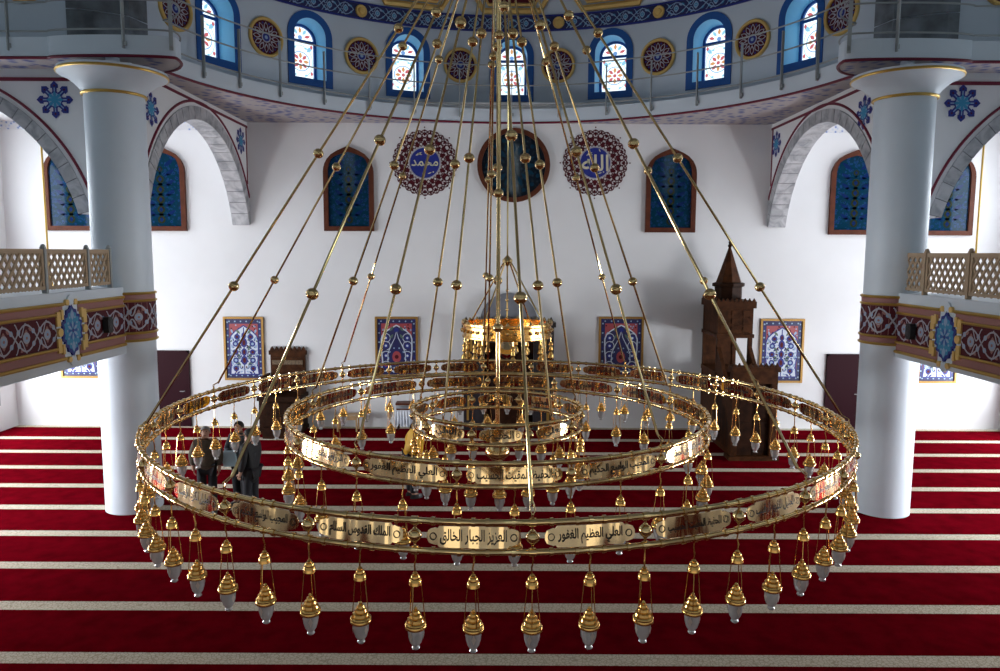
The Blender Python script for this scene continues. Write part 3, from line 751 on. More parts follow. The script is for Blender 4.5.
# framed tile panels
def tile_panel(x0, x1, z0, z1, design, label):
    w, h = x1 - x0, z1 - z0
    t = thing('tile_panel', label, 'picture', ((x0 + x1) / 2, YB, z0), 0, 'framed tile panels on the back wall')
    rc = lambda i: [(-w / 2 + i, i), (w / 2 - i, i), (w / 2 - i, h - i), (-w / 2 + i, h - i)]
    b = MB(); b.ring(rc(0), rc(.06), -.06, 0); b.build('frame', M['frame'], t)
    b = MB(); W, H = w / 2 - .065, h - .13; zb = .065
    P = lambda u, v: (u * W, zb + v * H)                        # u -1..1, v 0..1
    def put(poly, d, mi): b.flat(poly, -.02 - d, mi)
    put([P(-1, 0), P(1, 0), P(1, 1), P(-1, 1)], 0, 0)
    nb = 9 if design == 'tree' else 6
    for k in range(nb):
        for u in (-.91, .91):
            put(circ(*P(u, (k + .5) / nb), .026, 8), .002, 4); put(leaf(*P(u, (k + .7) / nb), .1, .04, PI / 2), .002, 3)
    for k in range(6):
        for v in (.04, .96): put(circ(*P(-.8 + .32 * k, v), .024, 8), .002, 4)
    put([P(-.8, .08), P(.8, .08), P(.8, .92), P(-.8, .92)], .001, 2 if design == 'tree' else 2)
    for k in range(26):
        u, v = random.uniform(-.76, .76), random.uniform(.72, .91); put(circ(*P(u, v), .024, 6), .0015, 4 if k % 2 else 5)
    ar = [(-.8, .06), (.8, .06), (.74, .25), (.8, .45), (.80, .64), (.72, .72), (.5, .79), (.25, .84), (0, .89), (-.25, .84), (-.5, .79), (-.72, .72), (-.80, .64), (-.8, .45), (-.74, .25)]
    put([P(u, v) for u, v in ar], .003, 1 if design == 'tree' else 0)
    for q in ribbon([P(u, v) for u, v in ar + ar[:1]], .035): put(q, .004, 1 if design != 'tree' else 3)
    if design == 'tree':
        for q in ribbon([P(0, .06), P(0, .86)], .03): put(q, .005, 3)
        for v, r in ((.72, .085), (.60, .12), (.44, .10), (.30, .12)):
            put(circ(*P(0, v), r * .8, 14, rz=r * 1.15), .007, 3); put(circ(*P(0, v), r * .4, 10, rz=r * .7), .009, 5)
        for sx in (-1, 1):
            for v in (.16, .30, .44, .58, .70):
                for q in ribbon([P(sx * .6 * j / 8, v + .05 * sin(PI * j / 8) - .03) for j in range(9)], .016): put(q, .005, 4)
                u = sx * (.48 if v < .65 else .38)
                put(circ(*P(u, v), .085, 12), .007, 3); put(circ(*P(u, v), .042, 8), .009, 4 if v in (.30, .58) else 5)
                put(leaf(*P(sx * .2, v + .05), .17, .07, .8 if sx > 0 else PI - .8), .006, 6); put(leaf(*P(sx * .62, v + .06), .13, .06, 1.2 if sx > 0 else PI - 1.2), .006, 4)
                put(leaf(*P(sx * .25, v - .05), .12, .05, -.6 if sx > 0 else PI + .6), .006, 3)
        rs = random.Random(7)
        for k in range(60):
            u, v, a_, m_ = rs.uniform(.08, .72), rs.uniform(.09, .80), rs.uniform(0, 6.28), rs.choice((3, 3, 4, 4, 6, 5))
            if v > .74 and u > .45: continue
            for sx in (-1, 1): put(leaf(*P(sx * u, v), .085, .042, a_ if sx > 0 else PI - a_), .0045, m_)
    else:
        drop = [(0, .74), (.08, .62), (.26, .48), (.40, .34), (.40, .20), (.26, .10), (0, .05), (-.26, .10), (-.40, .20), (-.40, .34), (-.26, .48), (-.08, .62)]
        for q in ribbon([P(u * 1.15, .04 + v) for u, v in drop + drop[:1]], .022): put(q, .008, 1)
        put([P(u, v + .03) for u, v in drop], .009, 0); put(circ(*P(0, .32), .13, 12, rz=.17), .011, 2); put(circ(*P(0, .32), .06, 10), .013, 5); put(circ(*P(0, .80), .07, 10), .008, 3)
        for k in range(10):
            a = 2 * PI * k / 10; x, z = P(0, .3); put(circ(x + .24 * cos(a), z + .30 * sin(a), .025, 6), .011, 4)
        for sx in (-1, 1):
            for v in (.16, .34, .52, .66):
                c = P(sx * .56, v); put(circ(*c, .075, 10), .007, 3); put(circ(*c, .035, 8), .009, 2 if v < .3 else 1)
                for q in ribbon([(c[0] + .13 * cos(j * .5) * sx, c[1] + .13 * sin(j * .5)) for j in range(10)], .02): put(q, .007, 1)
                put(leaf(*P(sx * .36, v + .12), .18, .07, 2.2 if sx > 0 else PI - 2.2), .007, 6)
    b.build('tile_picture', [M['navy'], M['white'], M['red'], M['blue'], M['paleblue'], M['dkred'], M['green']], t)
tile_panel(-8.01, -6.85, 1.38, 3.23, 'tree', 'tall gold framed blue and white tile panel beside the dark wooden lectern, left')
tile_panel(7.54, 8.81, 1.37, 3.24, 'tree', 'tall gold framed blue and white tile panel right of the wooden pulpit')
tile_panel(-3.62, -2.38, 1.50, 3.25, 'drop', 'gold framed dark blue tile panel with red drop motif, left of the prayer niche')
tile_panel(2.86, 4.16, 1.52, 3.28, 'drop', 'gold framed dark blue tile panel with red drop motif, right of the prayer niche')
tile_panel(-12.78, -11.62, 1.42, 3.25, 'tree', 'framed tile panel showing only its lower part under the left gallery')
tile_panel(12.15, 13.30, 1.38, 3.22, 'tree', 'framed tile panel showing only its lower part under the right gallery')

# doors
def door(n, x0, x1, h):
    b = MB(); b.box(x0, x1, YB - .05, YB, 0, h); d = struct(b.build('door_%d' % n, M['door']))
    b = MB(); b.box(x0 - .06, x0, YB - .07, YB, 0, h + .06); b.box(x1, x1 + .06, YB - .07, YB, 0, h + .06); b.box(x0 - .06, x1 + .06, YB - .07, YB, h, h + .06); b.build('door_frame', M['door'], d)
    b = MB(); b.tube([(x1 - .1, YB - .05, 1.05), (x1 - .1, YB - .1, 1.05), (x1 - .22, YB - .1, 1.05)], .012, 6); b.build('door_handle', M['steel'], d)
door(1, -10.05, -9.10, 2.18); door(2, 9.56, 10.55, 2.16)

# ------------------------------------------------------------------ daylight: side and front wall windows, several added unseen for their light
def side_window(n, x, y, w, z0, z1, m, arched=True):
    global wi
    s = 1 if x < 0 else -1
    Mx = Matrix(((0, -s, 0, x), (1, 0, 0, y), (0, 0, 1, z0), (0, 0, 0, 1)))
    h = z1 - z0
    o = outline(w / 2, 0, h - w / 2, 10) if arched else [(-w / 2, 0), (w / 2, 0), (w / 2, h), (-w / 2, h)]
    i_ = outline(w / 2 - .08, .08, h - w / 2, 10) if arched else [(-w / 2 + .08, .08), (w / 2 - .08, .08), (w / 2 - .08, h - .08), (-w / 2 + .08, h - .08)]
    b = MB(); b.ring(o, i_, -.06, 0, 0, Mx); wn = struct(b.build('window_%d' % wi, M['steel'])); wi += 1
    b = MB(); b.flat(i_, -.02, 0, Mx); b.build('pane', m, wn)
for x in (XW0, XW1):
    for y in (16.6, 19.4): side_window(0, x, y, 1.8, 5.3, 7.9, M['daylight'])
    for y in (16.6, 19.9): side_window(0, x, y, 1.9, .75, 2.75, M['daylight_wing'], False)
    for y in (11.2, 13.1): side_window(0, x, y, 1.9, .5, 2.3, M['glow_near'], False)  # unseen panes under the gallery, added to light the lower back wall
    for y in (5.5, 9.5, 13.0): side_window(0, x, y, 1.5, 5.4, 7.9, M['daylight_hall'])
    for y in (2.0, 5.5): side_window(0, x, y, 1.7, .8, 2.7, M['glow_low'], False)  # added glowing panes, mirrored by the inscription plates
    for y in (1.5, 5.0, 8.5, 12.0): side_window(0, x, y, .8, 10.5, 14.0, M['glow_high'])  # narrow glowing panes added to put highlights on the ring rails
def front_window(cx, w, z0, z1, m='daylight_hall'):
    global wi
    Mx = Matrix(((-1, 0, 0, cx), (0, -1, 0, YF), (0, 0, 1, z0), (0, 0, 0, 1)))
    b = MB(); o = outline(w / 2, 0, z1 - z0 - w / 2, 12); i_ = outline(w / 2 - .08, .08, z1 - z0 - w / 2, 12)
    b.ring(o, i_, -.06, 0, 0, Mx); wn = struct(b.build('window_%d' % wi, M['steel'])); wi += 1
    b = MB(); b.flat(i_, -.02, 0, Mx); b.build('pane', M[m], wn)
for cx in (-9, -4.5, .75, 5.5, 10): front_window(cx, .8, 8.6, 11.6, 'glow_high')  # middle one mirrored in the round window, the rest added for highlights
for cx in (-9.5, -5.7, -1.9, 1.9, 5.7, 9.5): front_window(cx, 1.6, .3, 2.7, 'glow_low')  # added ground-level glow behind the viewer, for the plates to reflect

# ------------------------------------------------------------------ mihrab, minbar, lectern, small furniture
t = thing('mihrab', 'dark stone prayer niche with grey half round top, behind the small gold chandelier', 'prayer niche', (.25, YB - .03, 0))
b = MB()
for x0, x1 in ((-1.29, -.72), (.72, 1.29)): b.box(x0, x1, -.35, 0, 0, 3.0)
b.box(-.72, .72, -.35, 0, 2.55, 3.0); b.build('surround', M['darkstone'], t)
b = MB(); b.lathe([(.72, 0), (.72, 1.9), (.60, 2.2), (.35, 2.45), (.001, 2.55)], 20, (0, .0, 0), a0=PI, a1=2 * PI, M=Matrix.Diagonal((1, .4, 1, 1))); b.box(-.74, .74, -.02, 0, 0, 2.56); b.build('niche', M['wood2'], t)
b = MB(); b.box(-1.34, 1.34, -.40, 0, 3.0, 3.14)
for k in range(14): b.prism([(-1.30 + k * .186, 3.14), (-1.30 + k * .186 + .17, 3.14), (-1.30 + k * .186 + .085, 3.30)], -.36, -.30)
b.build('crest', M['darkstone'], t)
b = MB(); b.prism(circ(0, 3.14, .82, 24, 0, PI * 24 / 23.), -.28, 0); b.build('half_round_top', M['greystone'], t)
b = MB()
for k in range(6): b.box(-1.2 + k * .02, -1.14 + k * .02, -.37, -.35, .3 + k * .4, .62 + k * .4); b.box(1.10 - k * .02, 1.18 - k * .02, -.37, -.35, .3 + k * .4, .62 + k * .4)
b.build('gilded_inlay', M['gold'], t)

t = thing('minbar', 'tall dark carved wooden pulpit with stair gate and pointed spire, right of centre', 'pulpit', (6.30, 21.5, 0))
b = MB()                                                        # tower under the canopy: four posts, panels
for sx in (-.47, .37):
    for sy in (-1.5, -.14): b.box(sx, sx + .10, sy, sy + .12, 0, 3.7)
b.box(-.43, .43, -.10, -.02, 0, 3.65); b.box(-.46, -.40, -1.45, -.1, 0, 1.9); b.box(.40, .46, -1.45, -.1, 0, 1.9)
b.box(-.49, .49, -1.52, -.02, 1.82, 1.94); b.build('tower', M['wood'], t)
b = MB(); 
for z0, z1 in ((2.95, 3.70),): b.box(-.46, .46, -1.49, -.03, z0, z1)
b.box(-.53, .53, -1.56, .0, 3.66, 3.84); b.box(-.50, .50, -1.54, .0, 2.86, 2.96)
for k in range(9): 
    b.prism([(-.53 + k * .118, 3.84), (-.53 + k * .118 + .10, 3.84), (-.48 + k * .118, 3.93)], -1.55, -1.50)
    b.add([(-.53, -1.55 + k * .17, 3.84), (-.53, -1.42 + k * .17, 3.84), (-.53, -1.485 + k * .17, 3.95), (-.48, -1.55 + k * .17, 3.84), (-.48, -1.42 + k * .17, 3.84), (-.48, -1.485 + k * .17, 3.95)], [(0, 1, 2), (5, 4, 3), (0, 3, 4, 1), (1, 4, 5, 2), (2, 5, 3, 0)])
for k in range(3):
    for j in range(3): b.box(-.40 + k * .30, -.20 + k * .30, -1.51, -1.48, 3.02 + j * .21, 3.18 + j * .21)
b.build('canopy', M['wood'], t)
b = MB(); b.lathe([(.38, 3.84), (.38, 4.20), (.45, 4.22), (.45, 4.30), (.38, 4.32)], 8, (0, -.75, 0), smooth=False); b.build('drum', M['wood2'], t)
b = MB(); b.lathe([(.36, 4.30), (.25, 4.62), (.13, 4.98), (.045, 5.24), (.03, 5.28)], 8, (0, -.75, 0), smooth=False); b.build('spire', M['wood'], t)
b = MB(); b.lathe([(.03, 5.26), (.06, 5.32), (.03, 5.37), (.045, 5.42), (.012, 5.47), (.012, 5.53)], 10, (0, -.75, 0)); b.build('finial', M['wood2'], t)
b = MB()                                                        # sloping side panels and steps
for sx in (-.47, .37):
    vs = [(-3.0, 0), (-3.0, 1.15), (-1.45, 2.65), (-1.45, 0)]
    b.add([(sx, y, z) for y, z in vs] + [(sx + .10, y, z) for y, z in vs], [(0, 1, 2, 3), (7, 6, 5, 4), (0, 4, 5, 1), (1, 5, 6, 2), (2, 6, 7, 3), (3, 7, 4, 0)])
    for k in range(4): b.add([(sx - .015 + (.13 if sx > 0 else 0), y, z) for y, z in ((-2.8 + k * .33, .15), (-2.55 + k * .33, .15), (-2.55 + k * .33, .95 + k * .28), (-2.8 + k * .33, .75 + k * .28))], [(0, 1, 2, 3)], 1)
b.build('side_panel', [M['wood'], M['wood2']], t)
b = MB()
for k in range(6): b.box(-.46, .46, -2.9 + k * .25, -1.45, .0 + k * .30, .30 + k * .30)
b.build('steps', M['wood2'], t)
b = MB(); b.box(-.55, -.40, -3.25, -3.0, 0.1, 1.92); b.box(.40, .55, -3.25, -3.0, 0.1, 1.92); b.box(-.55, .55, -3.26, -2.99, 1.92, 2.22); b.box(-.60, .60, -3.30, -2.96, 2.22, 2.34)
for k in range(9): b.prism([(-.60 + k * .133, 2.34), (-.49 + k * .133, 2.34), (-.545 + k * .133, 2.44)], -3.28, -3.22)
b.box(-.62, .62, -3.35, -2.9, 0, .10); b.build('gate', M['wood'], t)
b = MB(); b.box(-.41, -.01, -3.15, -3.10, .1, 1.9); b.box(.01, .41, -3.15, -3.10, .1, 1.9)
for sx in (-.36, .06):
    for z in (.2, 1.05): b.box(sx, sx + .30, -3.17, -3.14, z, z + .72)
b.build('door_leaf', M['wood2'], t)

t = thing('lectern_pulpit', 'dark carved wooden preaching seat with crested back against the left of the back wall', 'pulpit', (-6.15, YB, 0))
b = MB(); b.box(-.50, .50, -.10, -.02, 1.0, 2.25)
for k in range(8): b.prism([(-.52 + k * .13, 2.25), (-.52 + k * .13 + .13, 2.25), (-.52 + k * .13 + .10, 2.33), (-.52 + k * .13 + .065, 2.38), (-.52 + k * .13 + .03, 2.33)], -.11, -.03)
b.box(-.54, .54, -.13, -.01, 2.14, 2.26); b.box(-.42, .42, -.13, -.1, 1.78, 2.06); b.build('backrest', M['wood'], t)
b = MB(); b.box(-.44, .44, -.145, -.125, 1.86, 1.98); b.build('carved_inscription', M['inscr'], t)
b = MB(); b.box(-.62, .52, -.9, -.02, 0, 1.0); b.box(-.66, .56, -.95, -.02, .94, 1.05); b.box(-.66, .56, -.95, -.02, 0, .10)
for k in range(3): b.box(-.55 + k * .36, -.25 + k * .36, -.92, -.89, .2, .85)
b.build('base', M['wood2'], t)
for sx in (-.60, .44): b = MB(); b.prism([(sx, 1.0), (sx + .07, 1.0), (sx + .07, 1.6), (sx, 1.6)], -.75, -.05); b.build('armrest', M['wood'], t)
b = MB()
for k in range(3): b.box(-.35, .35, -1.5 + k * .2, -.9, k * .3, .3 + k * .3)
b.build('steps', M['wood2'], t)

t = thing('side_table', 'small light wood table standing bare against the back wall', 'table', (-4.36, 21.2, 0))
b = MB(); b.box(-.32, .32, -.22, .22, .42, .47); b.build('tabletop', M['lightwood'], t)
for sx in (-.29, .25):
    for sy in (-.19, .15):
        b = MB(); b.box(sx, sx + .04, sy, sy + .04, 0, .42); b.build('leg', M['lightwood'], t)
b = MB(); b.box(-.29, .29, -.2, -.18, .34, .42); b.build('apron', M['lightwood'], t)

t = thing('draped_stand', 'low brown wooden stand hung with a white cloth left of the prayer niche', 'stand', (-2.75, 21.35, 0))
b = MB(); b.box(-.24, .24, -.18, .18, .74, .80); b.box(-.22, .22, -.16, .16, .60, .65); b.build('shelf', M['redwood'], t)
for sx in (-.2, .16):
    for sy in (-.14, .10):
        b = MB(); b.box(sx, sx + .04, sy, sy + .04, 0, .6); b.build('leg', M['wood2'], t)
b = MB(); n = 24
vs = []
for j, z in enumerate((.60, .45, .30, .16)):
    for i in range(n + 1):
        vs.append((-.25 + .5 * i / n * (1 + .05 * j) - .0125 * j, -.19 - .02 * sin(i * 1.7) * j - .008 * j, z + (.05 * cos(i * .9) if j == 3 else 0)))
b.add(vs, [(j * (n + 1) + i, j * (n + 1) + i + 1, (j + 1) * (n + 1) + i + 1, (j + 1) * (n + 1) + i) for j in range(3) for i in range(n)], 0, True)
b.box(-.25, .25, -.19, .17, .655, .662); b.build('cloth', M['cloth'], t)

# hanging brass rods in the two wings (lamps of the wings hang below the picture's railing)
for x, lab in ((-9.95, 'thin brass rod hanging behind the left gallery railing'), (10.45, 'thin brass rod hanging behind the right gallery railing')):
    t = thing('hanging_lamp_rod', lab, 'lamp rod', (x, 16.6, 8.72), 0, 'brass rods in the wings')
    b = MB(); b.tube([(0, 0, 0), (0, 0, -4.3)], .022, 8); b.build('rod', M['gold'], t)
    b = MB(); b.lathe([(.001, 0), (.10, -.01), (.08, -.06), (.03, -.10)], 14); b.build('ceiling_rose', M['gold'], t)
    b = MB(); b.sphere((0, 0, -4.33), .07, 14); b.tube([(.5 * cos(a), .5 * sin(a), -4.6) for a in [2 * PI * i / 32 for i in range(32)]], .03, 8, True)
    for a in (0, 2.1, 4.2): b.tube([(0, 0, -4.33), (.5 * cos(a), .5 * sin(a), -4.6)], .012, 6)
    b.build('lamp_ring', M['gold'], t)

# ------------------------------------------------------------------ hanging oil lamp parts (origin = point where it hangs)
def lamp_protos():
    k = MB()                                                    # beehive cap
    k.lathe([(.004, -.490), (.016, -.505), (.013, -.522), (.030, -.528), (.036, -.545), (.032, -.552), (.050, -.560), (.056, -.580), (.052, -.588), (.070, -.597), (.077, -.618), (.074, -.625), (.088, -.632), (.093, -.642), (.090, -.652), (.095, -.660), (.093, -.680), (.082, -.688), (.06, -.676)], 24)
    h = MB()                                                    # hook and bell it hangs from
    h.tube([(0, 0, 0), (.008, 0, -.06), (-.006, 0, -.12), (0, 0, -.19)], .008, 6)
    h.lathe([(.004, -.17), (.022, -.185), (.020, -.20), (.036, -.206), (.044, -.225), (.042, -.235), (.052, -.245), (.055, -.265), (.058, -.285), (.050, -.29), (.02, -.275)], 18)
    g = MB()
    g.lathe([(.066, -.672), (.070, -.70), (.066, -.76), (.052, -.81), (.034, -.838), (.024, -.842), (.032, -.852), (.036, -.864), (.026, -.876), (.001, -.878)], 18, mi=0)
    for a in (.2, .2 + 2 * PI / 3, .2 + 4 * PI / 3):
        q = [((.0715 - .012 * max(0, -(z + .75)) * 8) , u, z) for u, z in ((0, -.695), (.020, -.735), (0, -.785), (-.020, -.735))]
        g.add([(r * cos(a) - u * sin(a), r * sin(a) + u * cos(a), z) for r, u, z in q], [(0, 1, 2, 3)], 1)
    c = MB(); c.tube([(.050, 0, -.285), (.085, 0, -.645)], .0045, 5)
    return k.build('hanging_lamp', M['oldbrass']).data, h.build('bell', M['oldbrass']).data, g.build('glass_cup', [M['glass'], M['etch']]).data, c.build('chain', M['oldbrass']).data
lm, lb, lg, lc = lamp_protos()
for nm in ('hanging_lamp', 'bell', 'glass_cup', 'chain'): bpy.data.objects.remove(bpy.data.objects[nm])
def put_lamp(parent, loc, rot=0., stuff=None):
    l = link('hanging_lamp', lm, parent, loc, rot)
    link('bell', lb, l); link('glass_cup', lg, l)
    for k in range(3): link('chain', lc, l, None, k * 2 * PI / 3 + .5)
    return l

# ------------------------------------------------------------------ the great chandelier
CX, CY, ZT, ZBm = -.03, 11.0, 2.82, 2.555
ch = thing('ring_chandelier', 'huge three ring brass chandelier on long rods, hung with rows of oil lamps', 'chandelier', (CX, CY, ZBm))
RH = ZT - ZBm; APEX = (-.04, 0, 10.3 - ZBm)
def pol(R, th, z=0.): return (R * sin(R_(th)), -R * cos(R_(th)), z)       # th measured from the side facing the gallery
names99 = ['العلي العظيم الغفور', 'الحفيظ المقيت الحسيب', 'الجليل الكريم الرقيب', 'المجيب الواسع الحكيم', 'الملك القدوس السلام', 'العزيز الجبار الخالق', 'الغفار القهار الوهاب', 'الرزاق الفتاح العليم']
rings = ((4.83, 30, 3.75, .092), (3.036, 15, 3.75 + 12, .092), (1.25, 10, 20., .085))
for ri, (R, NP, ph, hh) in enumerate(rings):
    step = 360 / NP
    for z in (0, RH):
        n = 240 if R > 2 else 120
        b = MB(); b.tube([pol(R, 360 * i / n, z) for i in range(n)], .027, 10, True)
        for k in range(NP):
            for dq in ((0, .16, .38, .5, .62, .84) if R > 2 else (0, .2, .5, .8)):
                th = ph + step * (k + dq); d = .9 * 1.25 / R
                w_ = (.030 if dq == 0 else .016) / R * 57.3
                b.tube([pol(R, th - w_, z), pol(R, th + w_, z)], .0375, 10)
        b.build('ring_rail', M['brass'], ch)
    for k in range(NP):
        th0 = ph + step * k
        # ball between two collars at each panel joint
        b = MB(); b.sphere((0, 0, RH / 2), .060, 20, sz=.94); b.lathe([(.011, 0), (.011, .06), (.024, .075), (.024, .085)], 10)
        b.lathe([(.024, RH - .085), (.024, RH - .075), (.011, RH - .06), (.011, RH)], 10)
        b.build('joint_ball', M['brass'], ch, pol(R, th0), R_(th0))
        # engraved plate between joints
        gap = .105; L = R_(step) * R - 2 * gap; zc = RH / 2; hp = hh
        b = MB(); n = 44; wob = [random.uniform(0, 6.28) for _ in range(3)]
        prof = []
        for i in range(n + 1):
            u = -L / 2 + L * i / n; e = L / 2 - abs(u)
            if e < .05: y = hp * (.25 + .45 * math.sqrt(max(0, 1 - ((.05 - e) / .05) ** 2)))
            elif e < .10: y = hp * (.70 + .30 * ((e - .05) / .05) ** 2 * 0 + .12 * sin(PI * (e - .05) / .05))
            else: y = hp
            prof.append((u, y))
        def bend(u, z, d): a = th0 + step / 2 + math.degrees(u / R); return pol(R + d, a, z)
        vs = []
        for u, y in prof:                                       # thin hammered sheet: not perfectly even
            q = .0022 * sin(u * 17 + wob[0]) + .0012 * sin(u * 41 + wob[1]); tl = .003 * sin(u * 9 + wob[2])
            tl -= .0085 * y / hp
            vs += [bend(u, zc - y, .006 + q - tl), bend(u, zc + y, .006 + q + tl), bend(u, zc - y, -.006 + q - tl), bend(u, zc + y, -.006 + q + tl)]
        fs = []
        for i in range(n):
            o = i * 4; fs += [(o, o + 4, o + 5, o + 1), (o + 2, o + 3, o + 7, o + 6), (o, o + 2, o + 6, o + 4), (o + 1, o + 5, o + 7, o + 3)]
        fs += [(0, 1, 3, 2), (n * 4, n * 4 + 2, n * 4 + 3, n * 4 + 1)]
        b.add(vs, fs, 0, False)
        for i in range(0, len(b.sm)): b.sm[i] = i % 4 < 2
        pl = b.build('inscription_plate', M['brass2'], ch)
        body = arabic(names99[(k + 3 * ri) % 8] if R > 2 else names99[k % 8].split()[0])
        v, f, w, z0, z1 = text_geo(body)
        kx = (L - .23) / w; kz = min(.135 / (z1 - z0), kx * 1.7); kx = min(kx, kz * 1.5); zm = (z0 + z1) / 2
        b = MB()
        b.add([bend(x * kx, zc + (z - zm) * kz, .0125 - .09 * (z - zm) * kz) for x, z in v], f)
        if R > 2: b.add([bend(-x * kx, zc + (z - zm) * kz, -.0125 - .09 * (z - zm) * kz) for x, z in v], f)
        else: b.add([bend(-x * kx, zc + (z - zm) * kz, -.0125 - .09 * (z - zm) * kz) for x, z in v], f)
        for sx in (-1, 1):                                      # small arabesque at the lobed ends
            for q in ribbon([(sx * (L / 2 - .055) + .028 * cos(a), .030 * sin(a)) for a in [2 * PI * i / 10 for i in range(11)]], .007):
                b.add([bend(u, zc + z, .0125 - .09 * z) for u, z in q], [(0, 1, 2, 3)])
        b.build('lettering', M['ink'], pl)
# lamps: 60 under the outer ring, 30 under the middle one, 20 under the inner one
for k in range(60): put_lamp(ch, pol(4.83, 3.75 + 6 * k, -.02), R_(37 * k))
for k in range(30): put_lamp(ch, pol(3.036, 3.75 + 12 * k, -.02), R_(53 * k))
for k in range(10): put_lamp(ch, pol(1.25, 1.5 + 36 * k, -.02), R_(53 * k))
inner = MB()
for k in range(10):
    for me, mi in ((lm, 0), (lb, 0), (lg, 1)):
        inner.add([tuple(Vector(pol(1.25, 19.5 + 36 * k, -.02)) + v.co) for v in me.vertices], [list(p.vertices) for p in me.polygons], mi, True)
    for j in range(3):
        rm = Matrix.Rotation(j * 2 * PI / 3, 3, 'Z')
        inner.add([tuple(Vector(pol(1.25, 19.5 + 36 * k, -.02)) + rm @ v.co) for v in lc.vertices], [list(p.vertices) for p in lc.polygons], 0, True)
o = inner.build('hanging_lamp', [M['oldbrass'], M['glass']], ch); o['kind'] = 'stuff'
# rods up to the hub, three balls on each
def rod(R, th, rr, br):
    p0 = Vector(pol(R, th, RH)); p0 = p0 + (Vector(APEX) - p0) * .018; p1 = Vector(APEX); p1 = p1 + (p0 - p1).normalized() * .12
    b = MB(); b.tube([p0, p1], rr, 8); r = b.build('suspension_rod', M['brass'], ch)
    b = MB(); hk = Vector(pol(R, th, RH)); d = (p1 - p0).normalized(); sd = Vector(pol(1, th + 90, 0))
    b.tube([hk, hk + Vector((0, 0, .07))], .014, 8)
    for s_ in (-1, 1): b.tube([hk + Vector((0, 0, .06)) , hk + Vector((0, 0, .10)) + sd * .022 * s_, p0 + d * .02 + sd * .012 * s_], .006, 6)
    b.build('hook', M['brass'], r)
    full = Vector(APEX) - hk
    rot = d.to_track_quat('Z', 'Y').to_matrix().to_4x4()
    for f_ in (.246, .477, .705):
        b = MB(); b.sphere((0, 0, 0), br, 24, sz=.94); b.lathe([(br * .985, -.005), (br * 1.03, 0), (br * .985, .005)], 24)
        me = b.build('ball', M['brass'], r); me.data.transform(Matrix.Translation(hk + full * f_) @ rot)
for k in range(10): rod(4.83, 3.75 + 36 * k, .0165, .068)
for k in range(5): rod(3.036, 39.75 + 72 * k, .0165, .073)
for k in range(5): rod(1.25, 36 + 72 * k, .0165, .076)
b = MB(); b.tube([(0, 0, -.35), (0, 0, 15.3)], .03, 12); b.build('centre_pole', M['brass'], ch)
for z in (1.45, 3.4, 5.6):
    b = MB(); b.sphere((0, 0, z), .075, 18, sz=.9); b.build('pole_ball', M['brass'], ch)
b = MB(); b.lathe([(.03, .10), (.06, .06), (.05, .0), (.11, -.06), (.17, -.14), (.19, -.20), (.18, -.24), (.12, -.30), (.06, -.34), (.04, -.38), (.06, -.42), (.03, -.46), (.001, -.48)], 24, (0, 0, -.22)); b.build('finial', M['brass'], ch)
b = MB(); b.lathe([(.03, .5), (.08, .35), (.16, .2), (.22, .05), (.22, -.05), (.14, -.15), (.04, -.22)], 24, APEX); b.build('hub', M['brass'], ch)
b = MB(); b.lathe([(.03, 0), (.2, .05), (.3, .17)], 20, (0, 0, 15.25)); b.build('ceiling_rose', M['brass'], ch)

# small chandelier in front of the prayer niche
SY = 19.2
sc2 = thing('crown_chandelier', 'small gold crown chandelier with droplets hanging in front of the prayer niche', 'chandelier', (.18, SY, 2.95))
Rr = 1.13
b = MB(); b.lathe([(Rr, 0), (Rr + .03, .02), (Rr + .03, .06), (Rr, .07), (Rr, .30), (Rr + .04, .33), (Rr + .04, .38), (Rr - .03, .38), (Rr - .03, 0), (Rr, 0)], 48); b.build('crown_ring', M['oldbrass'], sc2)
b = MB(); b.sphere((0, 0, 0), .045, 8); bd = b.build('bead', M['brass'], sc2, pol(Rr + .03, 0, .19)).data
for k in range(1, 36): link('bead', bd, sc2, pol(Rr + .03, k * 10, .19))
b = MB(); b.lathe([(.001, .10), (.03, .06), (.045, .02), (.02, 0)], 8); bd = b.build('crown_point', M['brass'], sc2, pol(Rr, 0, .37)).data
for k in range(1, 24): link('crown_point', bd, sc2, pol(Rr, k * 15, .37))
for k in range(4):
    a = 45 + 90 * k + 12
    b = MB(); b.tube([pol(Rr - .02, a, .36), pol(.10, a, 1.92)], .022, 8); b.build('arm', M['brass'], sc2)
b = MB(); b.lathe([(.02, .14), (.06, .10), (.13, .03), (.13, -.03), (.06, -.10), (.02, -.14)], 18, (0, 0, 1.95)); b.build('hub', M['brass'], sc2)
b = MB(); b.tube([(0, 0, .1), (0, 0, 11.2)], .022, 8)
for z in (.7, .95, 1.2): b.sphere((0, 0, z), .04, 10)
b.build('stem', M['brass'], sc2)
b = MB(); b.lathe([(.02, .12), (.10, .05), (.07, -.02), (.16, -.10), (.24, -.24), (.28, -.36), (.20, -.42), (.06, -.50), (.001, -.56)], 20, (0, 0, -.05)); b.build('finial', M['brass2'], sc2)
dm = MB(); dm.tube([(0, 0, 0), (0, 0, -.12)], .008, 5); dm.lathe([(.004, -.10), (.05, -.15), (.06, -.20), (.03, -.22), (.05, -.28), (.06, -.33), (.03, -.36)], 10); dm.lathe([(.005, -.34), (.07, -.44), (.085, -.52), (.05, -.58), (.001, -.60)], 12)
dmo = dm.build('droplet', M['oldbrass'], sc2, pol(Rr, 7, 0))
for k in range(1, 18): 
    c = dmo.copy(); COL.objects.link(c); c.parent = sc2; c.location = pol(Rr - (.12 if k % 2 else 0), 7 + 20 * k, 0)

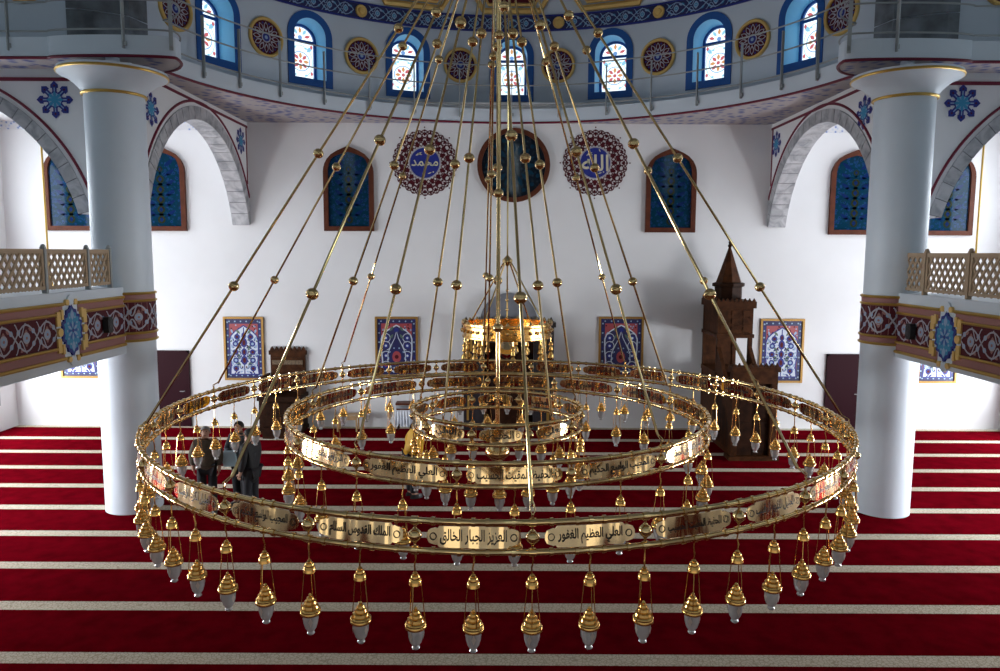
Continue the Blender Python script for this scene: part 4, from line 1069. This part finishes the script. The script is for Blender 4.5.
# ------------------------------------------------------------------ people
def skin_mesh(nodes, edges, root):
    """nodes: {name: ((x,y,z), (rx, ry))} -> one continuous tapered surface"""
    ks = list(nodes); me = bpy.data.meshes.new('figure')
    me.from_pydata([nodes[k][0] for k in ks], [(ks.index(a), ks.index(c)) for a, c in edges], [])
    o = bpy.data.objects.new('figure', me); COL.objects.link(o)
    m = o.modifiers.new('skin', 'SKIN'); m.use_smooth_shade = True
    for i, k in enumerate(ks):
        sv = me.skin_vertices[0].data[i]; r = nodes[k][1]; sv.radius = r if isinstance(r, tuple) else (r, r); sv.use_root = (k == root)
    s_ = o.modifiers.new('sub', 'SUBSURF'); s_.levels = 2; s_.render_levels = 2
    dg = bpy.context.evaluated_depsgraph_get(); ev = o.evaluated_get(dg); out = bpy.data.meshes.new_from_object(ev)
    bpy.data.objects.remove(o)
    for p in out.polygons: p.use_smooth = True
    return out
def person(loc, yaw, label, coat, hair, trs, pose, extra=None, hem=.78, shirt=None):
    t = thing('person', label, 'person', loc, yaw)
    P = dict(pelvis=((0, 0, .95), .13), waist=((0, .0, 1.10), .13), chest=((0, .01, 1.32), .15), neck=((0, -.005, 1.47), .055), jaw=((0, .03, 1.545), .066), head=((0, .015, 1.62), .082), top=((0, 0, 1.685), .06))
    for s, k in ((-1, 'l'), (1, 'r')):
        P['sh' + k] = ((s * .185, -.01, 1.40), .07)
        P['el' + k], P['wr' + k], P['ha' + k] = [(p, r) for p, r in zip(pose['arm' + k], (.05, .034, .034))]
        P['hip' + k] = ((s * .095, 0, .90), .095); P['kn' + k] = ((s * .10, .02, .50), .065); P['an' + k] = ((s * .10, -.015, .09), .045); P['to' + k] = ((s * .12, .15, .035), .035)
    lean = pose.get('lean', 0.)
    if lean:
        for k, ((x, y, z), r) in list(P.items()):
            if z > .97 or k[:2] in ('el', 'wr', 'ha'):
                dz = z - .95; P[k] = ((x, y * cos(lean) + dz * sin(lean), .95 + dz * cos(lean) - y * sin(lean)), r)
    E = [('pelvis', 'waist'), ('waist', 'chest'), ('chest', 'neck'), ('neck', 'jaw'), ('jaw', 'head'), ('head', 'top')]
    for k in 'lr': E += [('chest', 'sh' + k), ('sh' + k, 'el' + k), ('el' + k, 'wr' + k), ('wr' + k, 'ha' + k), ('pelvis', 'hip' + k), ('hip' + k, 'kn' + k), ('kn' + k, 'an' + k), ('an' + k, 'to' + k)]
    bm_ = skin_mesh(P, E, 'pelvis')
    b = MB(); b.add([v.co for v in bm_.vertices], [list(p.vertices) for p in bm_.polygons], 0, True)
    # fingers and thumb, nose, ears
    for k, s in (('l', -1), ('r', 1)):
        w, h = Vector(P['wr' + k][0]), Vector(P['ha' + k][0]); d = (h - w).normalized(); sd = d.cross(Vector((s, 0, 0))).normalized(); nn = d.cross(sd)
        for j in range(4):
            o = h + sd * (.028 - .019 * j) + d * .01; L = (.07, .08, .075, .058)[j]
            b.tube([o, o + d * L * .5 + nn * .006, o + d * L * .85 + nn * .022, o + d * L + nn * .034], [.0095, .009, .008, .006], 6)
        o = w + (h - w) * .55 + sd * .028; b.tube([o, o + sd * .028 + d * .025, o + sd * .034 + d * .055], [.012, .010, .008], 6)
    J, H = Vector(P['jaw'][0]), Vector(P['head'][0]); up = (Vector(P['top'][0]) - J).normalized(); fw = Vector((1, 0, 0)).cross(up) * -1
    if fw.y < 0: fw = -fw
    b.tube([H + fw * .082 + up * .005, H + fw * .112 - up * .035, H + fw * .085 - up * .045], [.008, .014, .010], 6)
    for s in (-1, 1): b.sphere(tuple(H + Vector((s * .084, 0, 0)) - up * .02), .022, 8)
    body = b.build('body', M['skin'], t)
    e = MB()
    for s in (-1, 1): e.sphere(tuple(H + fw * .082 + Vector((s * .03, 0, 0)) + up * .004), .010, 8)
    for q in [(H + fw * .075 - up * .075)]: e.tube([q + Vector((-.022, 0, 0)), q + fw * .004, q + Vector((.022, 0, 0))], .005, 5)
    e.build('face_features', M['dkred'], body)
    # hair: cap over the back and top of the skull
    b = MB(); n, m = 18, 9; vs = []
    for j in range(m + 1):
        for i in range(n):
            a = 2 * PI * i / n; front = max(0, sin(a)); pmax = PI * (.62 - .28 * front)
            p = pmax * j / m; r = .099
            vs.append(tuple(H + up * (.012 + r * 1.05 * cos(p)) + Vector((r * .98 * sin(p) * cos(a), 0, 0)) + fw * (r * 1.08 * sin(p) * sin(a) - .006)))
    b.add(vs, [(j * n + i, j * n + (i + 1) % n, (j + 1) * n + (i + 1) % n, (j + 1) * n + i) for j in range(m) for i in range(n)], 0, True); b.build('hair', hair, t)
    # coat: torso and sleeves grown outside the body
    hemp = ((0, 0, hem), .17); Cn = dict(hem=((0, -.01, hem), (.205, .165)), pelvis=((0, 0, .98), (.20, .155)), waist=(P['waist'][0], (.195, .15)), chest=(P['chest'][0], (.20, .155)), col=((P['neck'][0][0], P['neck'][0][1], P['neck'][0][2] - .015), .075))
    Ce = [('hem', 'pelvis'), ('pelvis', 'waist'), ('waist', 'chest'), ('chest', 'col')]
    for k in 'lr':
        Cn['sh' + k] = (P['sh' + k][0], .095); Cn['el' + k] = (P['el' + k][0], .075); w, h = Vector(P['el' + k][0]), Vector(P['wr' + k][0]); Cn['wr' + k] = (tuple(w + (h - w) * .9), .056)
        Ce += [('chest', 'sh' + k), ('sh' + k, 'el' + k), ('el' + k, 'wr' + k)]
    me = skin_mesh(Cn, Ce, 'waist'); me.materials.append(coat); link('coat', me, t)
    Tn = dict(pelvis=((0, 0, .93), (.15, .13))); Te = []
    for k, s in (('l', -1), ('r', 1)):
        Tn['hip' + k] = (P['hip' + k][0], .115); Tn['kn' + k] = (P['kn' + k][0], .088); Tn['an' + k] = ((s * .10, -.01, .09), .075); Te += [('pelvis', 'hip' + k), ('hip' + k, 'kn' + k), ('kn' + k, 'an' + k)]
    me = skin_mesh(Tn, Te, 'pelvis'); me.materials.append(trs); link('trousers', me, t)
    for s in (-1, 1):
        b = MB(); b.lathe([(.001, .085), (.045, .08), (.055, .05), (.058, .0)], 12, M=Matrix.Translation((s * .115, .06, 0)) @ Matrix.Diagonal((.95, 2.5, 1, 1))); b.build('shoe', M['black'], t)
    return t
m_olive = mat('olive_brown_coat', (.085, .065, .045), .8, noise=(20, .2)); m_blk = mat('black_coat', (.012, .012, .014), .75); m_dark = mat('charcoal_jacket', (.03, .034, .042), .75)
m_yel = mat('yellow_jacket', (.80, .42, .01), .6); m_grey = mat('grey_hair', (.28, .27, .26), .8); m_hair = mat('dark_hair', (.015, .011, .009), .7); m_trs = mat('dark_trousers', (.012, .013, .018), .8); m_sky = mat('light_blue_bag', (.42, .58, .66), .7)
down = lambda s: ((s * .25, -.03, 1.14), (s * .235, .06, .90), (s * .23, .09, .83))
person((-5.72, 14.3, 0), R_(195), 'person with grey hair in an olive brown coat standing left of the black coats', m_olive, m_grey, m_trs, dict(arml=down(-1), armr=((.27, -.05, 1.15), (.25, -.02, .92), (.24, .0, .85))), hem=.74)
p = person((-5.22, 14.75, 0), R_(160), 'person in a charcoal jacket raising a hand to the mouth', m_dark, m_hair, m_trs, dict(arml=((-.26, .07, 1.16), (-.07, .20, 1.36), (-.03, .165, 1.44)), armr=((.27, .06, 1.13), (.08, .22, 1.13), (-.0, .24, 1.14))), hem=.85)
b = MB(); prof = [(-.11, .0), (.11, .0), (.13, .10), (.11, .30), (-.11, .30), (-.13, .10)]; b.prism(prof, -.05, .05); bag = tag(b.build('shoulder_bag', m_sky, None, (-5.34, 14.50, .88), .2), 'light blue bag held against the charcoal jacket', 'bag')
person((-4.80, 14.12, 0), R_(70), 'person in a long black coat standing closest to the wooden preaching seat', m_blk, m_hair, m_trs, dict(arml=down(-1), armr=((.26, .02, 1.14), (.20, .16, .98), (.17, .22, .95))), hem=.62)
person((-1.84, 15.3, 0), R_(-60), 'person in a bright yellow jacket seen behind the inner rings', m_yel, m_hair, m_trs, dict(arml=((-.30, -.04, 1.18), (-.24, .06, .98), (-.16, .12, .97)), armr=((.29, .0, 1.16), (.22, .10, .97), (.14, .14, .97)), lean=.36), hem=.84)

# ------------------------------------------------------------------ camera, world, view
cam = bpy.data.cameras.new('camera'); cam.sensor_width = 36; cam.lens = 36 * .7506; cam.clip_end = 200
co = bpy.data.objects.new('camera', cam); COL.objects.link(co)
co.matrix_world = Matrix.Translation((0, 0, 5.1)) @ Matrix.Rotation(PI / 2 - .10964, 4, 'X') @ Matrix.Rotation(.0044, 4, 'Z')
sc.camera = co
w = bpy.data.worlds.new('world'); sc.world = w; w.use_nodes = True
w.node_tree.nodes['Background'].inputs[0].default_value = (.6, .75, 1, 1); w.node_tree.nodes['Background'].inputs[1].default_value = .3
vs_ = sc.view_settings; vs_.view_transform = 'Standard'; vs_.look = 'None'; vs_.gamma = 1; vs_.use_curve_mapping = False; vs_.exposure = 0.
